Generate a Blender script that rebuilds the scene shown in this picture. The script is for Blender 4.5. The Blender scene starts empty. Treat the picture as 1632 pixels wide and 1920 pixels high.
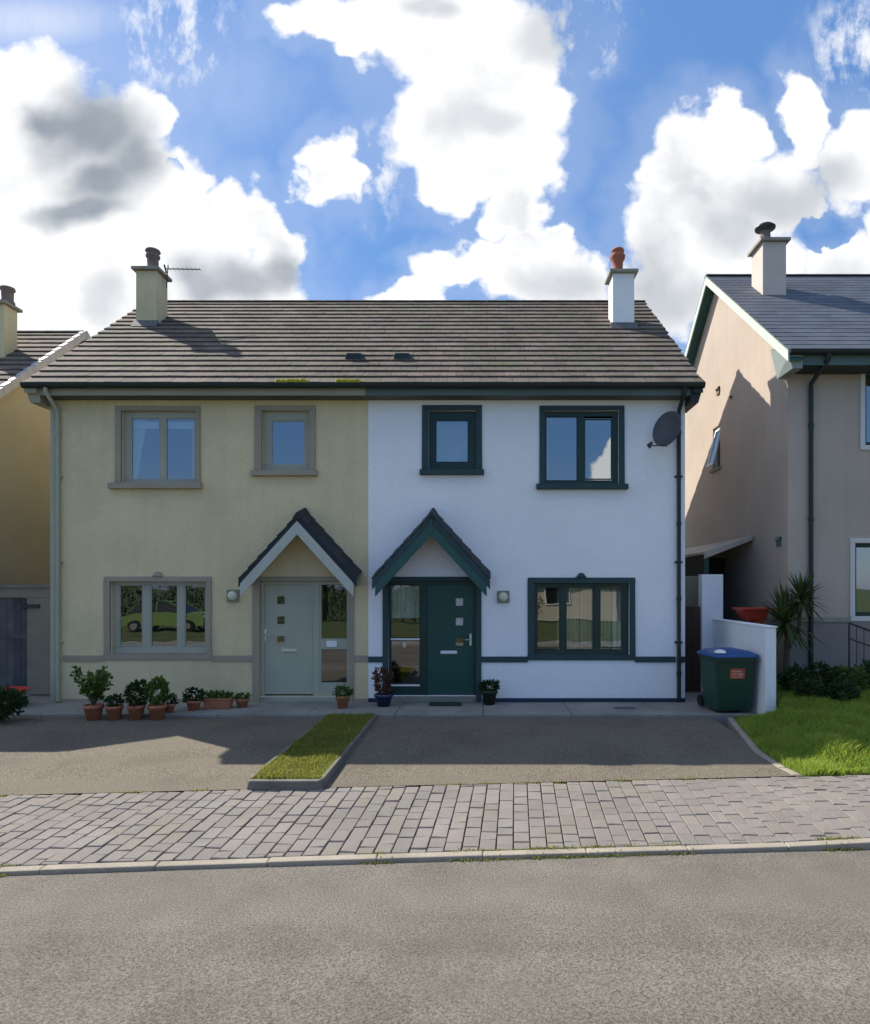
import bpy, math, random
from mathutils import Vector, Matrix, noise
R = math.radians
rng = random.Random(7)
sc = bpy.context.scene
col = sc.collection

# ------------------------------------------------------------------ camera model (metres, camera over x=0,y=0)
UP, VP, FP, CZ = 907.0, 1100.0, 1210.0, 2.16      # principal point and focal length in photo pixels, eye height
YF = 12.1                                          # the facade plane of the pair of houses
def X(u, y=YF): return (u - UP) * y / FP
def Z(v, y=YF): return CZ + (VP - v) * y / FP
def Yg(v, z=0.0): return FP * (CZ - z) / (v - VP)  # depth of a ground point at height z

# ------------------------------------------------------------------ materials
def nt(m):
    return m.node_tree.nodes, m.node_tree.links
TINTED = set()
def mat(name, base, rough=.8, var=.12, vscale=1.5, fine=.0, fscale=60, bump=0, bscale=80, bdist=.004,
        tint=False, spec=.3, metal=0.0, stain=None, stainscale=.8, stain_lo=.55, stain_hi=.75, streak=None, track=None):
    m = bpy.data.materials.new(name); m.use_nodes = True
    n, l = nt(m)
    b = n['Principled BSDF']
    b.inputs['Roughness'].default_value = rough
    b.inputs['Specular IOR Level'].default_value = spec
    b.inputs['Metallic'].default_value = metal
    tc = n.new('ShaderNodeNewGeometry')
    def noise_(scale, detail=4, rough_=.55):
        t = n.new('ShaderNodeTexNoise'); t.inputs['Scale'].default_value = scale
        t.inputs['Detail'].default_value = detail; t.inputs['Roughness'].default_value = rough_
        l.new(tc.outputs['Position'], t.inputs['Vector']); return t
    def mix(mode, fac, a, c):
        x = n.new('ShaderNodeMix'); x.data_type = 'RGBA'; x.blend_type = mode
        for sock, val in ((x.inputs[0], fac), (x.inputs[6], a), (x.inputs[7], c)):
            if hasattr(val, 'is_linked'): l.new(val, sock)
            else: sock.default_value = val if not isinstance(val, tuple) else (*val, 1)
        return x.outputs[2]
    def ramp(src, lo, hi, a, c):
        r = n.new('ShaderNodeMapRange'); r.inputs[1].default_value = lo; r.inputs[2].default_value = hi
        r.inputs[3].default_value = a; r.inputs[4].default_value = c; l.new(src, r.inputs[0]); return r.outputs[0]
    colr = base
    if var:
        f = ramp(noise_(vscale).outputs[0], .3, .7, 1 - var, 1 + var)
        colr = mix('MULTIPLY', 1.0, colr, f)
    if fine:
        f = ramp(noise_(fscale, 2, .7).outputs[0], .3, .7, 1 - fine, 1 + fine)
        colr = mix('MULTIPLY', 1.0, colr, f)
    if stain:
        f = ramp(noise_(stainscale, 6, .65).outputs[0], stain_lo, stain_hi, 0, 1)
        colr = mix('MIX', f, colr, stain)
    for o_, sc_, amt in ((streak, (5.5, 5.5, .35), .03), (track, (.10, 1.1, 1), .2)):
        if o_:
            mp = n.new('ShaderNodeMapping'); mp.inputs['Scale'].default_value = sc_; l.new(tc.outputs['Position'], mp.inputs[0])
            t = n.new('ShaderNodeTexNoise'); t.inputs['Scale'].default_value = o_; t.inputs['Detail'].default_value = 5; t.inputs['Roughness'].default_value = .6
            l.new(mp.outputs[0], t.inputs['Vector']); colr = mix('MULTIPLY', 1.0, colr, ramp(t.outputs[0], .42, .68, 1.02, 1 - amt))
    if tint:
        TINTED.add(name)
        a = n.new('ShaderNodeAttribute'); a.attribute_name = 'tint'
        colr = mix('MULTIPLY', 1.0, colr, a.outputs['Color'])
    if isinstance(colr, tuple): b.inputs['Base Color'].default_value = (*colr, 1)
    else: l.new(colr, b.inputs['Base Color'])
    if bump:
        bp = n.new('ShaderNodeBump'); bp.inputs['Strength'].default_value = bump; bp.inputs['Distance'].default_value = bdist
        l.new(noise_(bscale, 3, .6).outputs[0], bp.inputs['Height']); l.new(bp.outputs[0], b.inputs['Normal'])
    return m

def leaf_mat(name, base, trans=.35, rough=.5):
    m = bpy.data.materials.new(name); m.use_nodes = True
    n, l = nt(m); b = n['Principled BSDF']; out = n['Material Output']
    a = n.new('ShaderNodeAttribute'); a.attribute_name = 'tint'
    x = n.new('ShaderNodeMix'); x.data_type = 'RGBA'; x.blend_type = 'MULTIPLY'; x.inputs[0].default_value = 1
    x.inputs[6].default_value = (*base, 1); l.new(a.outputs['Color'], x.inputs[7])
    l.new(x.outputs[2], b.inputs['Base Color']); b.inputs['Roughness'].default_value = rough
    b.inputs['Specular IOR Level'].default_value = .25
    t = n.new('ShaderNodeBsdfTranslucent'); l.new(x.outputs[2], t.inputs['Color'])
    ms = n.new('ShaderNodeMixShader'); ms.inputs[0].default_value = trans
    l.new(b.outputs[0], ms.inputs[1]); l.new(t.outputs[0], ms.inputs[2]); l.new(ms.outputs[0], out.inputs[0])
    return m

def glass_mat(name, ior=3.4, tintc=(.75, .8, .8), wob=.02):
    m = bpy.data.materials.new(name); m.use_nodes = True
    n, l = nt(m); n.remove(n['Principled BSDF']); out = n['Material Output']
    fr = n.new('ShaderNodeFresnel'); fr.inputs[0].default_value = ior
    tr = n.new('ShaderNodeBsdfTransparent'); tr.inputs[0].default_value = (*tintc, 1)
    gl = n.new('ShaderNodeBsdfGlossy'); gl.inputs['Roughness'].default_value = .0
    gl.inputs['Color'].default_value = (.95, .97, .98, 1)
    geo = n.new('ShaderNodeNewGeometry'); nz = n.new('ShaderNodeTexNoise'); nz.inputs['Scale'].default_value = 1.6
    nz.inputs['Detail'].default_value = 1
    l.new(geo.outputs['Position'], nz.inputs['Vector'])
    bp = n.new('ShaderNodeBump'); bp.inputs['Strength'].default_value = wob; bp.inputs['Distance'].default_value = .05
    l.new(nz.outputs[0], bp.inputs['Height']); l.new(bp.outputs[0], gl.inputs['Normal'])
    inv = n.new('ShaderNodeMath'); inv.operation = 'SUBTRACT'; inv.inputs[0].default_value = 1; l.new(geo.outputs['Backfacing'], inv.inputs[1])
    fm = n.new('ShaderNodeMath'); fm.operation = 'MULTIPLY'; l.new(fr.outputs[0], fm.inputs[0]); l.new(inv.outputs[0], fm.inputs[1])
    ms = n.new('ShaderNodeMixShader'); l.new(fm.outputs[0], ms.inputs[0])
    l.new(tr.outputs[0], ms.inputs[1]); l.new(gl.outputs[0], ms.inputs[2]); l.new(ms.outputs[0], out.inputs[0])
    return m

M = {}
M['cream'] = mat('cream_render', (.66, .56, .34), .9, .06, .9, .07, 34, .35, 160, .004, stain=(.48, .43, .28), stainscale=.55, stain_lo=.52, stain_hi=.8, streak=1.0)
M['white'] = mat('white_render', (.83, .84, .85), .9, .03, .8, .05, 34, .3, 160, .004, stain=(.74, .755, .77), stainscale=.5, stain_lo=.55, stain_hi=.85, streak=None)
M['ochre'] = mat('ochre_render', (.42, .375, .26), .9, .08, .7, .05, 90, .3, 160, .004)
M['pink'] = mat('pinkish_render', (.46, .385, .32), .9, .07, .7, .05, 90, .35, 160, .004, stain=(.40, .34, .28), stainscale=.6, stain_lo=.5, stain_hi=.8, streak=1.0)
M['pinkdark'] = mat('dark_plinth_render', (.26, .23, .21), .9, .08, .9, .06, 80, .3, 160)
M['taupe'] = mat('taupe_paint', (.33, .29, .22), .75, .06, 2, .04, 80, .15, 150)
M['taupeframe'] = mat('greige_frame', (.36, .36, .29), .5, .04, 3)
M['sage'] = mat('sage_door_paint', (.38, .39, .305), .45, .04, 2, spec=.4)
M['sagelight'] = mat('sage_timber', (.42, .45, .40), .6, .06, 3)
M['teal'] = mat('dark_teal_plaster', (.034, .066, .070), .7, .12, 3, .06, 80, .2, 150)
M['tealframe'] = mat('dark_teal_frame', (.009, .036, .030), .4, .08, 3, spec=.4)
M['tealdoor'] = mat('dark_teal_door', (.010, .066, .054), .4, .06, 2, spec=.4)
M['tealbarge'] = mat('teal_bargeboard', (.032, .092, .085), .6, .1, 3)
M['fasciateal'] = mat('teal_fascia', (.105, .15, .14), .6, .08, 2)
M['fasciacream'] = mat('cream_fascia', (.33, .31, .23), .6, .08, 2)
M['navy'] = mat('navy_plinth', (.025, .037, .07), .8, .12, 3, .1, 50, .2, 120)
M['gutter'] = mat('dark_gutter', (.012, .022, .022), .45, .1, 3, spec=.4)
M['creampipe'] = mat('cream_pipe', (.36, .37, .28), .5, .06, 3)
M['tile'] = mat('roof_tile', (.135, .108, .092), .92, .26, 1.1, .5, 30, .5, 90, .006, tint=True, stain=(.105, .112, .066), stainscale=1.9, stain_lo=.5, stain_hi=.68)
M['ridge'] = mat('ridge_tile', (.085, .078, .066), .92, .2, 2, .2, 45, .4, 90, .006, tint=True)
M['underlay'] = mat('roof_underlay', (.03, .028, .026), .95, .1)
M['slate'] = mat('blue_slate', (.092, .102, .122), .62, .15, 1.6, .12, 40, .3, 60, .004, tint=True, spec=.4)
M['slatedark'] = mat('dark_canopy_slate', (.022, .03, .037), .7, .15, 3, .1, 40, .3, 60, .004, tint=True)
M['terracotta'] = mat('terracotta', (.40, .155, .085), .85, .18, 9, .1, 60, .2, 90, .003)
M['potchim'] = mat('terracotta_chimney_pot', (.33, .12, .075), .85, .2, 6, .1, 60)
M['potgrey'] = mat('grey_clay_pot', (.19, .15, .13), .85, .2, 6, .1, 60)
M['caps'] = mat('chimney_capping', (.30, .28, .23), .9, .15, 5, .1, 60, .3, 90)
M['asphalt'] = mat('road_asphalt', (.146, .132, .109), .95, .14, 1.9, .6, 72, .7, 120, .006, stain=(.124, .112, .092), stainscale=.45, stain_lo=.5, stain_hi=.75, track=1.0)
M['drive'] = mat('driveway_tarmac', (.146, .126, .095), .95, .20, .9, .85, 70, .9, 110, .006, stain=(.118, .104, .080), stainscale=.9, stain_lo=.5, stain_hi=.75)
M['concrete'] = mat('path_concrete', (.24, .235, .215), .92, .14, 1.2, .12, 60, .4, 120, .004, stain=(.15, .15, .13), stainscale=1.1, stain_lo=.5, stain_hi=.8)
M['kerb'] = mat('kerb_concrete', (.31, .272, .215), .9, .14, 2.5, .14, 60, .4, 120, .004, stain=(.25, .22, .18), stainscale=2.2, stain_lo=.55, stain_hi=.8)
M['paver'] = mat('block_paver', (.198, .180, .164), .92, .12, 1.1, .16, 90, .5, 140, .004, tint=True, stain=(.19, .17, .135), stainscale=1.4, stain_lo=.5, stain_hi=.8)
M['grout'] = mat('paver_bed', (.095, .083, .062), .97, .2, 4, .2, 50)
M['soil'] = mat('soil_turf', (.075, .10, .03), .97, .25, 3, .3, 40, .5, 60, .02)
M['ground'] = mat('rough_grassland', (.06, .085, .03), .97, .25, .4, .25, 12, .5, 20, .05)
M['lamp'] = mat('lamp_diffuser', (.62, .62, .48), .35, .05, 8, spec=.5)
M['metal'] = mat('bright_metal', (.65, .65, .62), .3, .05, 8, metal=.9)
M['whiteplastic'] = mat('white_plastic', (.75, .76, .75), .4, .04, 6, spec=.5)
M['lampbody'] = mat('lamp_housing', (.22, .23, .18), .5, .05, 8)
M['dish'] = mat('dish_grey', (.055, .065, .08), .5, .1, 4, spec=.4)
M['darkmetal'] = mat('dark_metal', (.03, .033, .035), .45, .1, 6, spec=.5)
M['binbody'] = mat('bin_green_plastic', (.012, .050, .028), .45, .1, 5, spec=.45)
M['binlid'] = mat('bin_blue_lid', (.016, .070, .235), .4, .08, 5, spec=.5)
M['sticker'] = mat('orange_red_sticker', (.52, .10, .05), .5, .1, 10)
M['stickerpale'] = mat('pale_sticker_print', (.55, .38, .30), .5, .1, 10)
M['rubber'] = mat('black_rubber', (.015, .015, .015), .7, .1, 8)
M['red'] = mat('red_plastic', (.50, .055, .035), .4, .1, 5, spec=.45)
M['timbergrey'] = mat('weathered_grey_boards', (.135, .125, .13), .85, .25, 3, .15, 40, .3, 70, .003, tint=True)
M['timberbrown'] = mat('dark_brown_boards', (.045, .024, .018), .7, .2, 3, .15, 40, .3, 70, .003, tint=True)
M['block'] = mat('bare_render_block', (.30, .26, .19), .92, .12, 1.5, .1, 60, .4, 100)
M['bluepot'] = mat('blue_glazed_pot', (.012, .022, .085), .25, .1, 6, spec=.6)
M['blackpot'] = mat('dark_plastic_pot', (.02, .028, .024), .5, .1, 6)
M['curtain'] = mat('pale_curtain', (.80, .79, .74), .9, .08, 3)
M['beigecurtain'] = mat('beige_net_curtain', (.52, .47, .36), .9, .12, 4)
M['blind'] = mat('dark_venetian_slat', (.12, .10, .06), .6, .1, 5)
M['room'] = mat('room_plaster', (.30, .28, .24), .9, .05, 1)
M['stone'] = mat('border_stone', (.25, .23, .20), .9, .2, 5, .2, 40, .5, 60, .01)
M['leaf'] = leaf_mat('green_leaves', (.085, .155, .035))
M['leafdark'] = leaf_mat('dark_leaves', (.030, .070, .024))
M['leafred'] = leaf_mat('reddish_leaves', (.12, .055, .040))
M['grass'] = leaf_mat('grass_blades', (.285, .43, .075), .5, .6)
M['grassdry'] = leaf_mat('dry_grass_blades', (.235, .285, .065), .5, .6)
M['moss'] = mat('yellow_moss', (.34, .31, .035), .95, .25, 20, .3, 60, .6, 60, .01)
M['flower'] = mat('white_petal', (.75, .75, .72), .7, .05)
M['bark'] = mat('brown_bark', (.11, .085, .06), .95, .25, 8, .2, 40, .6, 40, .02)
M['yucca'] = leaf_mat('sword_leaves', (.065, .105, .032), .3)
M['carpaint'] = mat('pale_green_car_paint', (.22, .33, .10), .25, .02, 2, spec=.6)
M['carglass'] = mat('car_glass', (.02, .025, .028), .05, 0, spec=.8)
M['oppo'] = mat('magnolia_render', (.62, .55, .42), .9, .05, 1)
M['glass'] = glass_mat('window_glass', 3.6)
M['glass_low'] = glass_mat('ground_floor_glass', 2.4, (.8, .84, .82), .04)
M['soffitdark'] = mat('dark_brown_soffit', (.10, .10, .085), .7, .08, 3)  # one even dark tone for the soffits of both halves
M['stripedge'] = mat('weathered_edging', (.165, .155, .135), .93, .18, 2, .2, 50, .4, 110, .004, stain=(.11, .115, .08), stainscale=2.5, stain_lo=.5, stain_hi=.7)
M['frost'] = mat('frosted_door_glass', (.62, .58, .55), .25, .2, 30, spec=.6)
M['poly'] = mat('weathered_polycarbonate', (.48, .43, .36), .6, .15, 2)
M['woodpanel'] = mat('dark_wood_panel', (.045, .034, .026), .85, .2, 3, .15, 30)

# ------------------------------------------------------------------ mesh builder
ROOTLOC = {}
class MB:
    def __init__(s): s.v = []; s.f = []; s.t = []; s.smooth = []
    def face(s, pts, t=1.0, smooth=False):
        i = len(s.v); s.v.extend([tuple(p) for p in pts]); s.f.append(list(range(i, i + len(pts)))); s.t.append(t); s.smooth.append(smooth)
    def grid(s, rows, t=1.0, smooth=True, closeu=False):
        i = len(s.v); nr = len(rows); nc = len(rows[0])
        for r in rows: s.v.extend([tuple(p) for p in r])
        for a in range(nr - 1):
            for b in range(nc if closeu else nc - 1):
                b2 = (b + 1) % nc
                s.f.append([i + a * nc + b, i + a * nc + b2, i + (a + 1) * nc + b2, i + (a + 1) * nc + b]); s.t.append(t); s.smooth.append(smooth)
    def hexa(s, p, t=1.0):            # 8 points: bottom 0-3 ccw, top 4-7
        i = len(s.v); s.v.extend([tuple(q) for q in p])
        for f in ((3, 2, 1, 0), (4, 5, 6, 7), (0, 1, 5, 4), (1, 2, 6, 5), (2, 3, 7, 6), (3, 0, 4, 7)):
            s.f.append([i + k for k in f]); s.t.append(t); s.smooth.append(False)
    def box(s, x0, x1, y0, y1, z0, z1, t=1.0):
        s.hexa([(x0, y0, z0), (x1, y0, z0), (x1, y1, z0), (x0, y1, z0), (x0, y0, z1), (x1, y0, z1), (x1, y1, z1), (x0, y1, z1)], t)
    def tube(s, pts, r, n=8, t=1.0, r1=None, cap=True):
        pts = [Vector(p) for p in pts]; rows = []; last = None
        for k, p in enumerate(pts):
            d = (pts[min(k + 1, len(pts) - 1)] - pts[max(k - 1, 0)]).normalized()
            up = Vector((0, 0, 1)) if abs(d.z) < .95 else Vector((0, 1, 0))
            a = d.cross(up).normalized(); b = d.cross(a).normalized()
            rr = r if r1 is None else r + (r1 - r) * k / max(1, len(pts) - 1)
            rows.append([p + a * math.cos(2 * math.pi * j / n) * rr + b * math.sin(2 * math.pi * j / n) * rr for j in range(n)])
        s.grid(rows, t, True, True)
        if cap: s.face(rows[0], t); s.face(list(reversed(rows[-1])), t)
    def lathe(s, c, prof, n=20, t=1.0):
        rows = [[(c[0] + r * math.cos(2 * math.pi * j / n), c[1] + r * math.sin(2 * math.pi * j / n), c[2] + z) for j in range(n)] for r, z in prof]
        s.grid(rows, t, True, True); s.face(rows[-1], t)
    def build(s, name, m, parent=None, loc=None, bevel=0):
        me = bpy.data.meshes.new(name)
        o = bpy.data.objects.new(name, me); col.objects.link(o)
        if parent is not None:
            L = ROOTLOC[parent]; o.parent = parent; ROOTLOC[o] = L
        else:
            L = Vector(loc or (0, 0, 0)); o.location = L; ROOTLOC[o] = L
        me.from_pydata([(a[0] - L.x, a[1] - L.y, a[2] - L.z) for a in s.v], [], s.f)
        me.polygons.foreach_set('use_smooth', s.smooth)
        if any(t != 1.0 for t in s.t) or m.name in TINTED:
            at = me.color_attributes.new('tint', 'FLOAT_COLOR', 'CORNER'); d = []
            for f, t in zip(s.f, s.t):
                c = (t, t, t, 1) if not isinstance(t, tuple) else (*t, 1)
                d.extend(c * len(f))
            at.data.foreach_set('color', d)
        me.materials.append(m); me.update()
        if bevel:
            # weld so the bevel has shared edges
            import bmesh
            bm = bmesh.new(); bm.from_mesh(me); bmesh.ops.remove_doubles(bm, verts=bm.verts, dist=1e-5)
            bmesh.ops.recalc_face_normals(bm, faces=bm.faces); bm.to_mesh(me); bm.free()
            md = o.modifiers.new('edge', 'BEVEL'); md.width = bevel; md.segments = 2; md.limit_method = 'ANGLE'; md.angle_limit = R(40)
        return o

def tag(o, label=None, cat=None, group=None, kind=None):
    if label: o['label'] = label
    if cat: o['category'] = cat
    if group: o['group'] = group
    if kind: o['kind'] = kind
    return o
def empty(name, loc, label, cat, group=None):
    o = bpy.data.objects.new(name, None); col.objects.link(o); o.location = loc; o.empty_display_size = .2
    ROOTLOC[o] = Vector(loc); tag(o, label, cat, group); return o
def boxpart(name, m, parent, *b, bevel=0, t=1.0):
    q = MB(); q.box(*b, t=t); return q.build(name, m, parent, bevel=bevel)

# ------------------------------------------------------------------ walls with openings
def front_wall(mb, x0, x1, z0, z1, y, holes, depth=.3):
    xs = sorted({x0, x1, *[h[0] for h in holes], *[h[1] for h in holes]}); zs = sorted({z0, z1, *[h[2] for h in holes], *[h[3] for h in holes]})
    xs = [a for a in xs if x0 <= a <= x1]; zs = [a for a in zs if z0 <= a <= z1]
    for a, b in zip(xs, xs[1:]):
        for c, d in zip(zs, zs[1:]):
            mx, mz = (a + b) / 2, (c + d) / 2
            if any(h[0] < mx < h[1] and h[2] < mz < h[3] for h in holes): continue
            mb.face([(a, y, c), (b, y, c), (b, y, d), (a, y, d)])
            mb.face([(a, y + depth, c), (a, y + depth, d), (b, y + depth, d), (b, y + depth, c)])
    for h in holes:
        a, b, c, d = h
        mb.face([(a, y, c), (a, y, d), (a, y + depth, d), (a, y + depth, c)])
        mb.face([(b, y, c), (b, y + depth, c), (b, y + depth, d), (b, y, d)])
        mb.face([(a, y, d), (b, y, d), (b, y + depth, d), (a, y + depth, d)])
        mb.face([(a, y, c), (a, y + depth, c), (b, y + depth, c), (b, y, c)])

def ring(mb, o, i, y0, y1):            # rectangular ring between outer o and inner i (x0,x1,z0,z1)
    mb.box(o[0], o[1], y0, y1, i[3], o[3]); mb.box(o[0], o[1], y0, y1, o[2], i[2])
    mb.box(o[0], i[0], y0, y1, i[2], i[3]); mb.box(i[1], o[1], y0, y1, i[2], i[3])

def window(root, surround, hole, panes, y, fm, sm, gm, sill=None, key=None, label=None):
    """surround/hole: (x0,x1,z0,z1); panes: list of such rects. All metres."""
    if surround:
        q = MB(); ring(q, surround, hole, y - .028, y + .02)
        if key:
            kx, kz, w, h = key
            q.hexa([(kx - w, y - .05, kz), (kx + w, y - .05, kz), (kx + w, y + .02, kz), (kx - w, y + .02, kz),
                    (kx - w * .35, y - .05, kz + h), (kx + w * .35, y - .05, kz + h), (kx + w * .35, y + .02, kz + h), (kx - w * .35, y + .02, kz + h)])
        q.build('window_surround', sm, root, bevel=.006)
    if sill:
        q = MB(); a, b, c, d = sill
        q.hexa([(a, y - .10, c), (b, y - .10, c), (b, y + .03, c), (a, y + .03, c), (a, y - .10, d - .012), (b, y - .10, d - .012), (b, y + .03, d), (a, y + .03, d)])
        q.build('window_sill', sm, root, bevel=.006)
    q = MB(); yf, yb = y + .075, y + .14
    # frame: outer ring to the panes' extent then mullions between panes
    px0 = min(p[0] for p in panes); px1 = max(p[1] for p in panes); pz0 = min(p[2] for p in panes); pz1 = max(p[3] for p in panes)
    ring(q, (hole[0] + .002, hole[1] - .002, hole[2] + .002, hole[3] - .002), (px0, px1, pz0, pz1), yf, yb)
    ps = sorted(panes)
    for a, b in zip(ps, ps[1:]):
        q.box(a[1], b[0], yf, yb, pz0, pz1)
    fr = q.build('window', fm, root, bevel=.008)
    if label: fr['label'] = label
    for p in ps:
        g = MB(); g.box(p[0] - .01, p[1] + .01, y + .100, y + .112, p[2] - .01, p[3] + .01); g.build('pane', gm, fr)
        bd = MB(); ring(bd, (p[0], p[1], p[2], p[3]), (p[0] + .022, p[1] - .022, p[2] + .022, p[3] - .022), y + .084, y + .099)
        bd.build('glazing_bead', fm, fr)
    return fr

def rect(u0, u1, v0, v1, y=YF): return (X(u0, y), X(u1, y), Z(v1, y), Z(v0, y))

# ------------------------------------------------------------------ roofs
def tile_slope(mb, x0, x1, e, r, gauge, tw, thick, rg, var=.16, stagger=True):
    """courses of lapped tiles from eave point e=(y,z) to ridge r=(y,z)"""
    dy, dz = r[0] - e[0], r[1] - e[1]; L = math.hypot(dy, dz); sy, sz = dy / L, dz / L; ny, nz = -sz, sy
    if ny > 0 and dy > 0: pass
    if nz < 0: ny, nz = -ny, -nz
    n = max(1, round(L / gauge)); g = L / n
    for i in range(n):
        s0, s1 = i * g - (.02 if i == 0 else 0), min(L, (i + 1) * g + .05)
        xx = x0 - (tw * .5 if stagger and i % 2 else 0) + rg.uniform(-.01, .01)
        while xx < x1 - .01:
            a, b = max(x0, xx), min(x1, xx + tw - .005)
            if b - a > .03:
                lift = thick * rg.uniform(.97, 1.07); t = rg.uniform(1 - var, 1 + var); tc = (t * rg.uniform(.97, 1.04), t, t * rg.uniform(.94, 1.03))
                sj = rg.uniform(-.003, .003)
                def P(x, s, h): return (x, e[0] + sy * s + ny * h, e[1] + sz * s + nz * h)
                d = .0015 * rg.uniform(-1, 1)
                mb.hexa([P(a, s0 + sj, lift - thick * .8), P(b, s0 + sj, lift - thick * .8), P(b, s1, -.004), P(a, s1, -.004),
                         P(a, s0 + sj, lift + d), P(b, s0 + sj, lift - d), P(b, s1, .006), P(a, s1, .006)], tc)
            xx += tw
def slab_slope(mb, x0, x1, e, r, th):
    mb.hexa([(x0, e[0], e[1] - th), (x1, e[0], e[1] - th), (x1, r[0], r[1] - th), (x0, r[0], r[1] - th),
             (x0, e[0], e[1] - .012), (x1, e[0], e[1] - .012), (x1, r[0], r[1] - .012), (x0, r[0], r[1] - .012)])
def ridge_caps(mb, x0, x1, y, z, w, rg, step=.45, h=.07):
    x = x0
    while x < x1 - .02:
        b = min(x1, x + step - .006); t = rg.uniform(.85, 1.15); rows = []
        for xx, k in ((x, 1.0), (b, .96)):
            rows.append([(xx, y + w * k * math.sin(a), z - h * .9 + (h + .03) * k * math.cos(a)) for a in [R(q) for q in (-88, -55, -25, 0, 25, 55, 88)]])
        mb.grid(rows, t, True); mb.face(rows[0], t); mb.face(list(reversed(rows[1])), t)
        x += step

def chimney(root, rect_xy, z0, z1, wm, capm, potm, pot, cowl=False):
    x0, x1, y0, y1 = rect_xy
    q = MB(); q.box(x0, x1, y0, y1, z0, z1 - .085); c = q.build('chimney', wm, root, bevel=.008)
    q = MB(); o = .075
    q.box(x0 - o, x1 + o, y0 - o, y1 + o, z1 - .08, z1 - .015)
    q.hexa([(x0 - o, y0 - o, z1 - .015), (x1 + o, y0 - o, z1 - .015), (x1 + o, y1 + o, z1 - .015), (x0 - o, y1 + o, z1 - .015),
            (x0 + .08, y0 + .08, z1 + .03), (x1 - .08, y0 + .08, z1 + .03), (x1 - .08, y1 - .08, z1 + .03), (x0 + .08, y1 - .08, z1 + .03)])
    q.build('chimney_cap', capm, c, bevel=.006)
    q = MB(); cx, cy = (x0 + x1) / 2 + pot[0], (y0 + y1) / 2; q.lathe((cx, cy, z1), pot[1], 20); q.build('chimney_pot', potm, c)
    if cowl:
        q = MB(); q.lathe((cx, cy, z1), cowl, 24); q.build('cowl', M['darkmetal'], c)
    # lead flashing at the foot
    return c

def house_shell(root, wm, x0, x1, yb, z0, ztop, holes, eave, ridgep, yback, party=None, backeave=None):
    q = MB()
    front_wall(q, x0, x1, z0, ztop, YF if yb is None else yb, holes)
    return q

# ================================================================== THE PAIR OF HOUSES
EAV = (11.72, Z(719, 11.72)); RID = (16.1, Z(566, 16.1)); BACK = (20.48, EAV[1])
SL = (RID[1] - EAV[1]) / (RID[0] - EAV[0])
def roofZ(y): return EAV[1] + SL * (y - EAV[0])
def on_roof(v):                         # depth where photo row v meets the front slope
    k = (VP - v) / FP
    return (EAV[1] - SL * EAV[0] - CZ) / (k - SL)
XL, XM, XR = X(97), X(691), X(1285)
XVL, XVR = X(42, 11.72), X(1322, 11.72)
WT = 5.665                               # wall top behind the soffit

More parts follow.
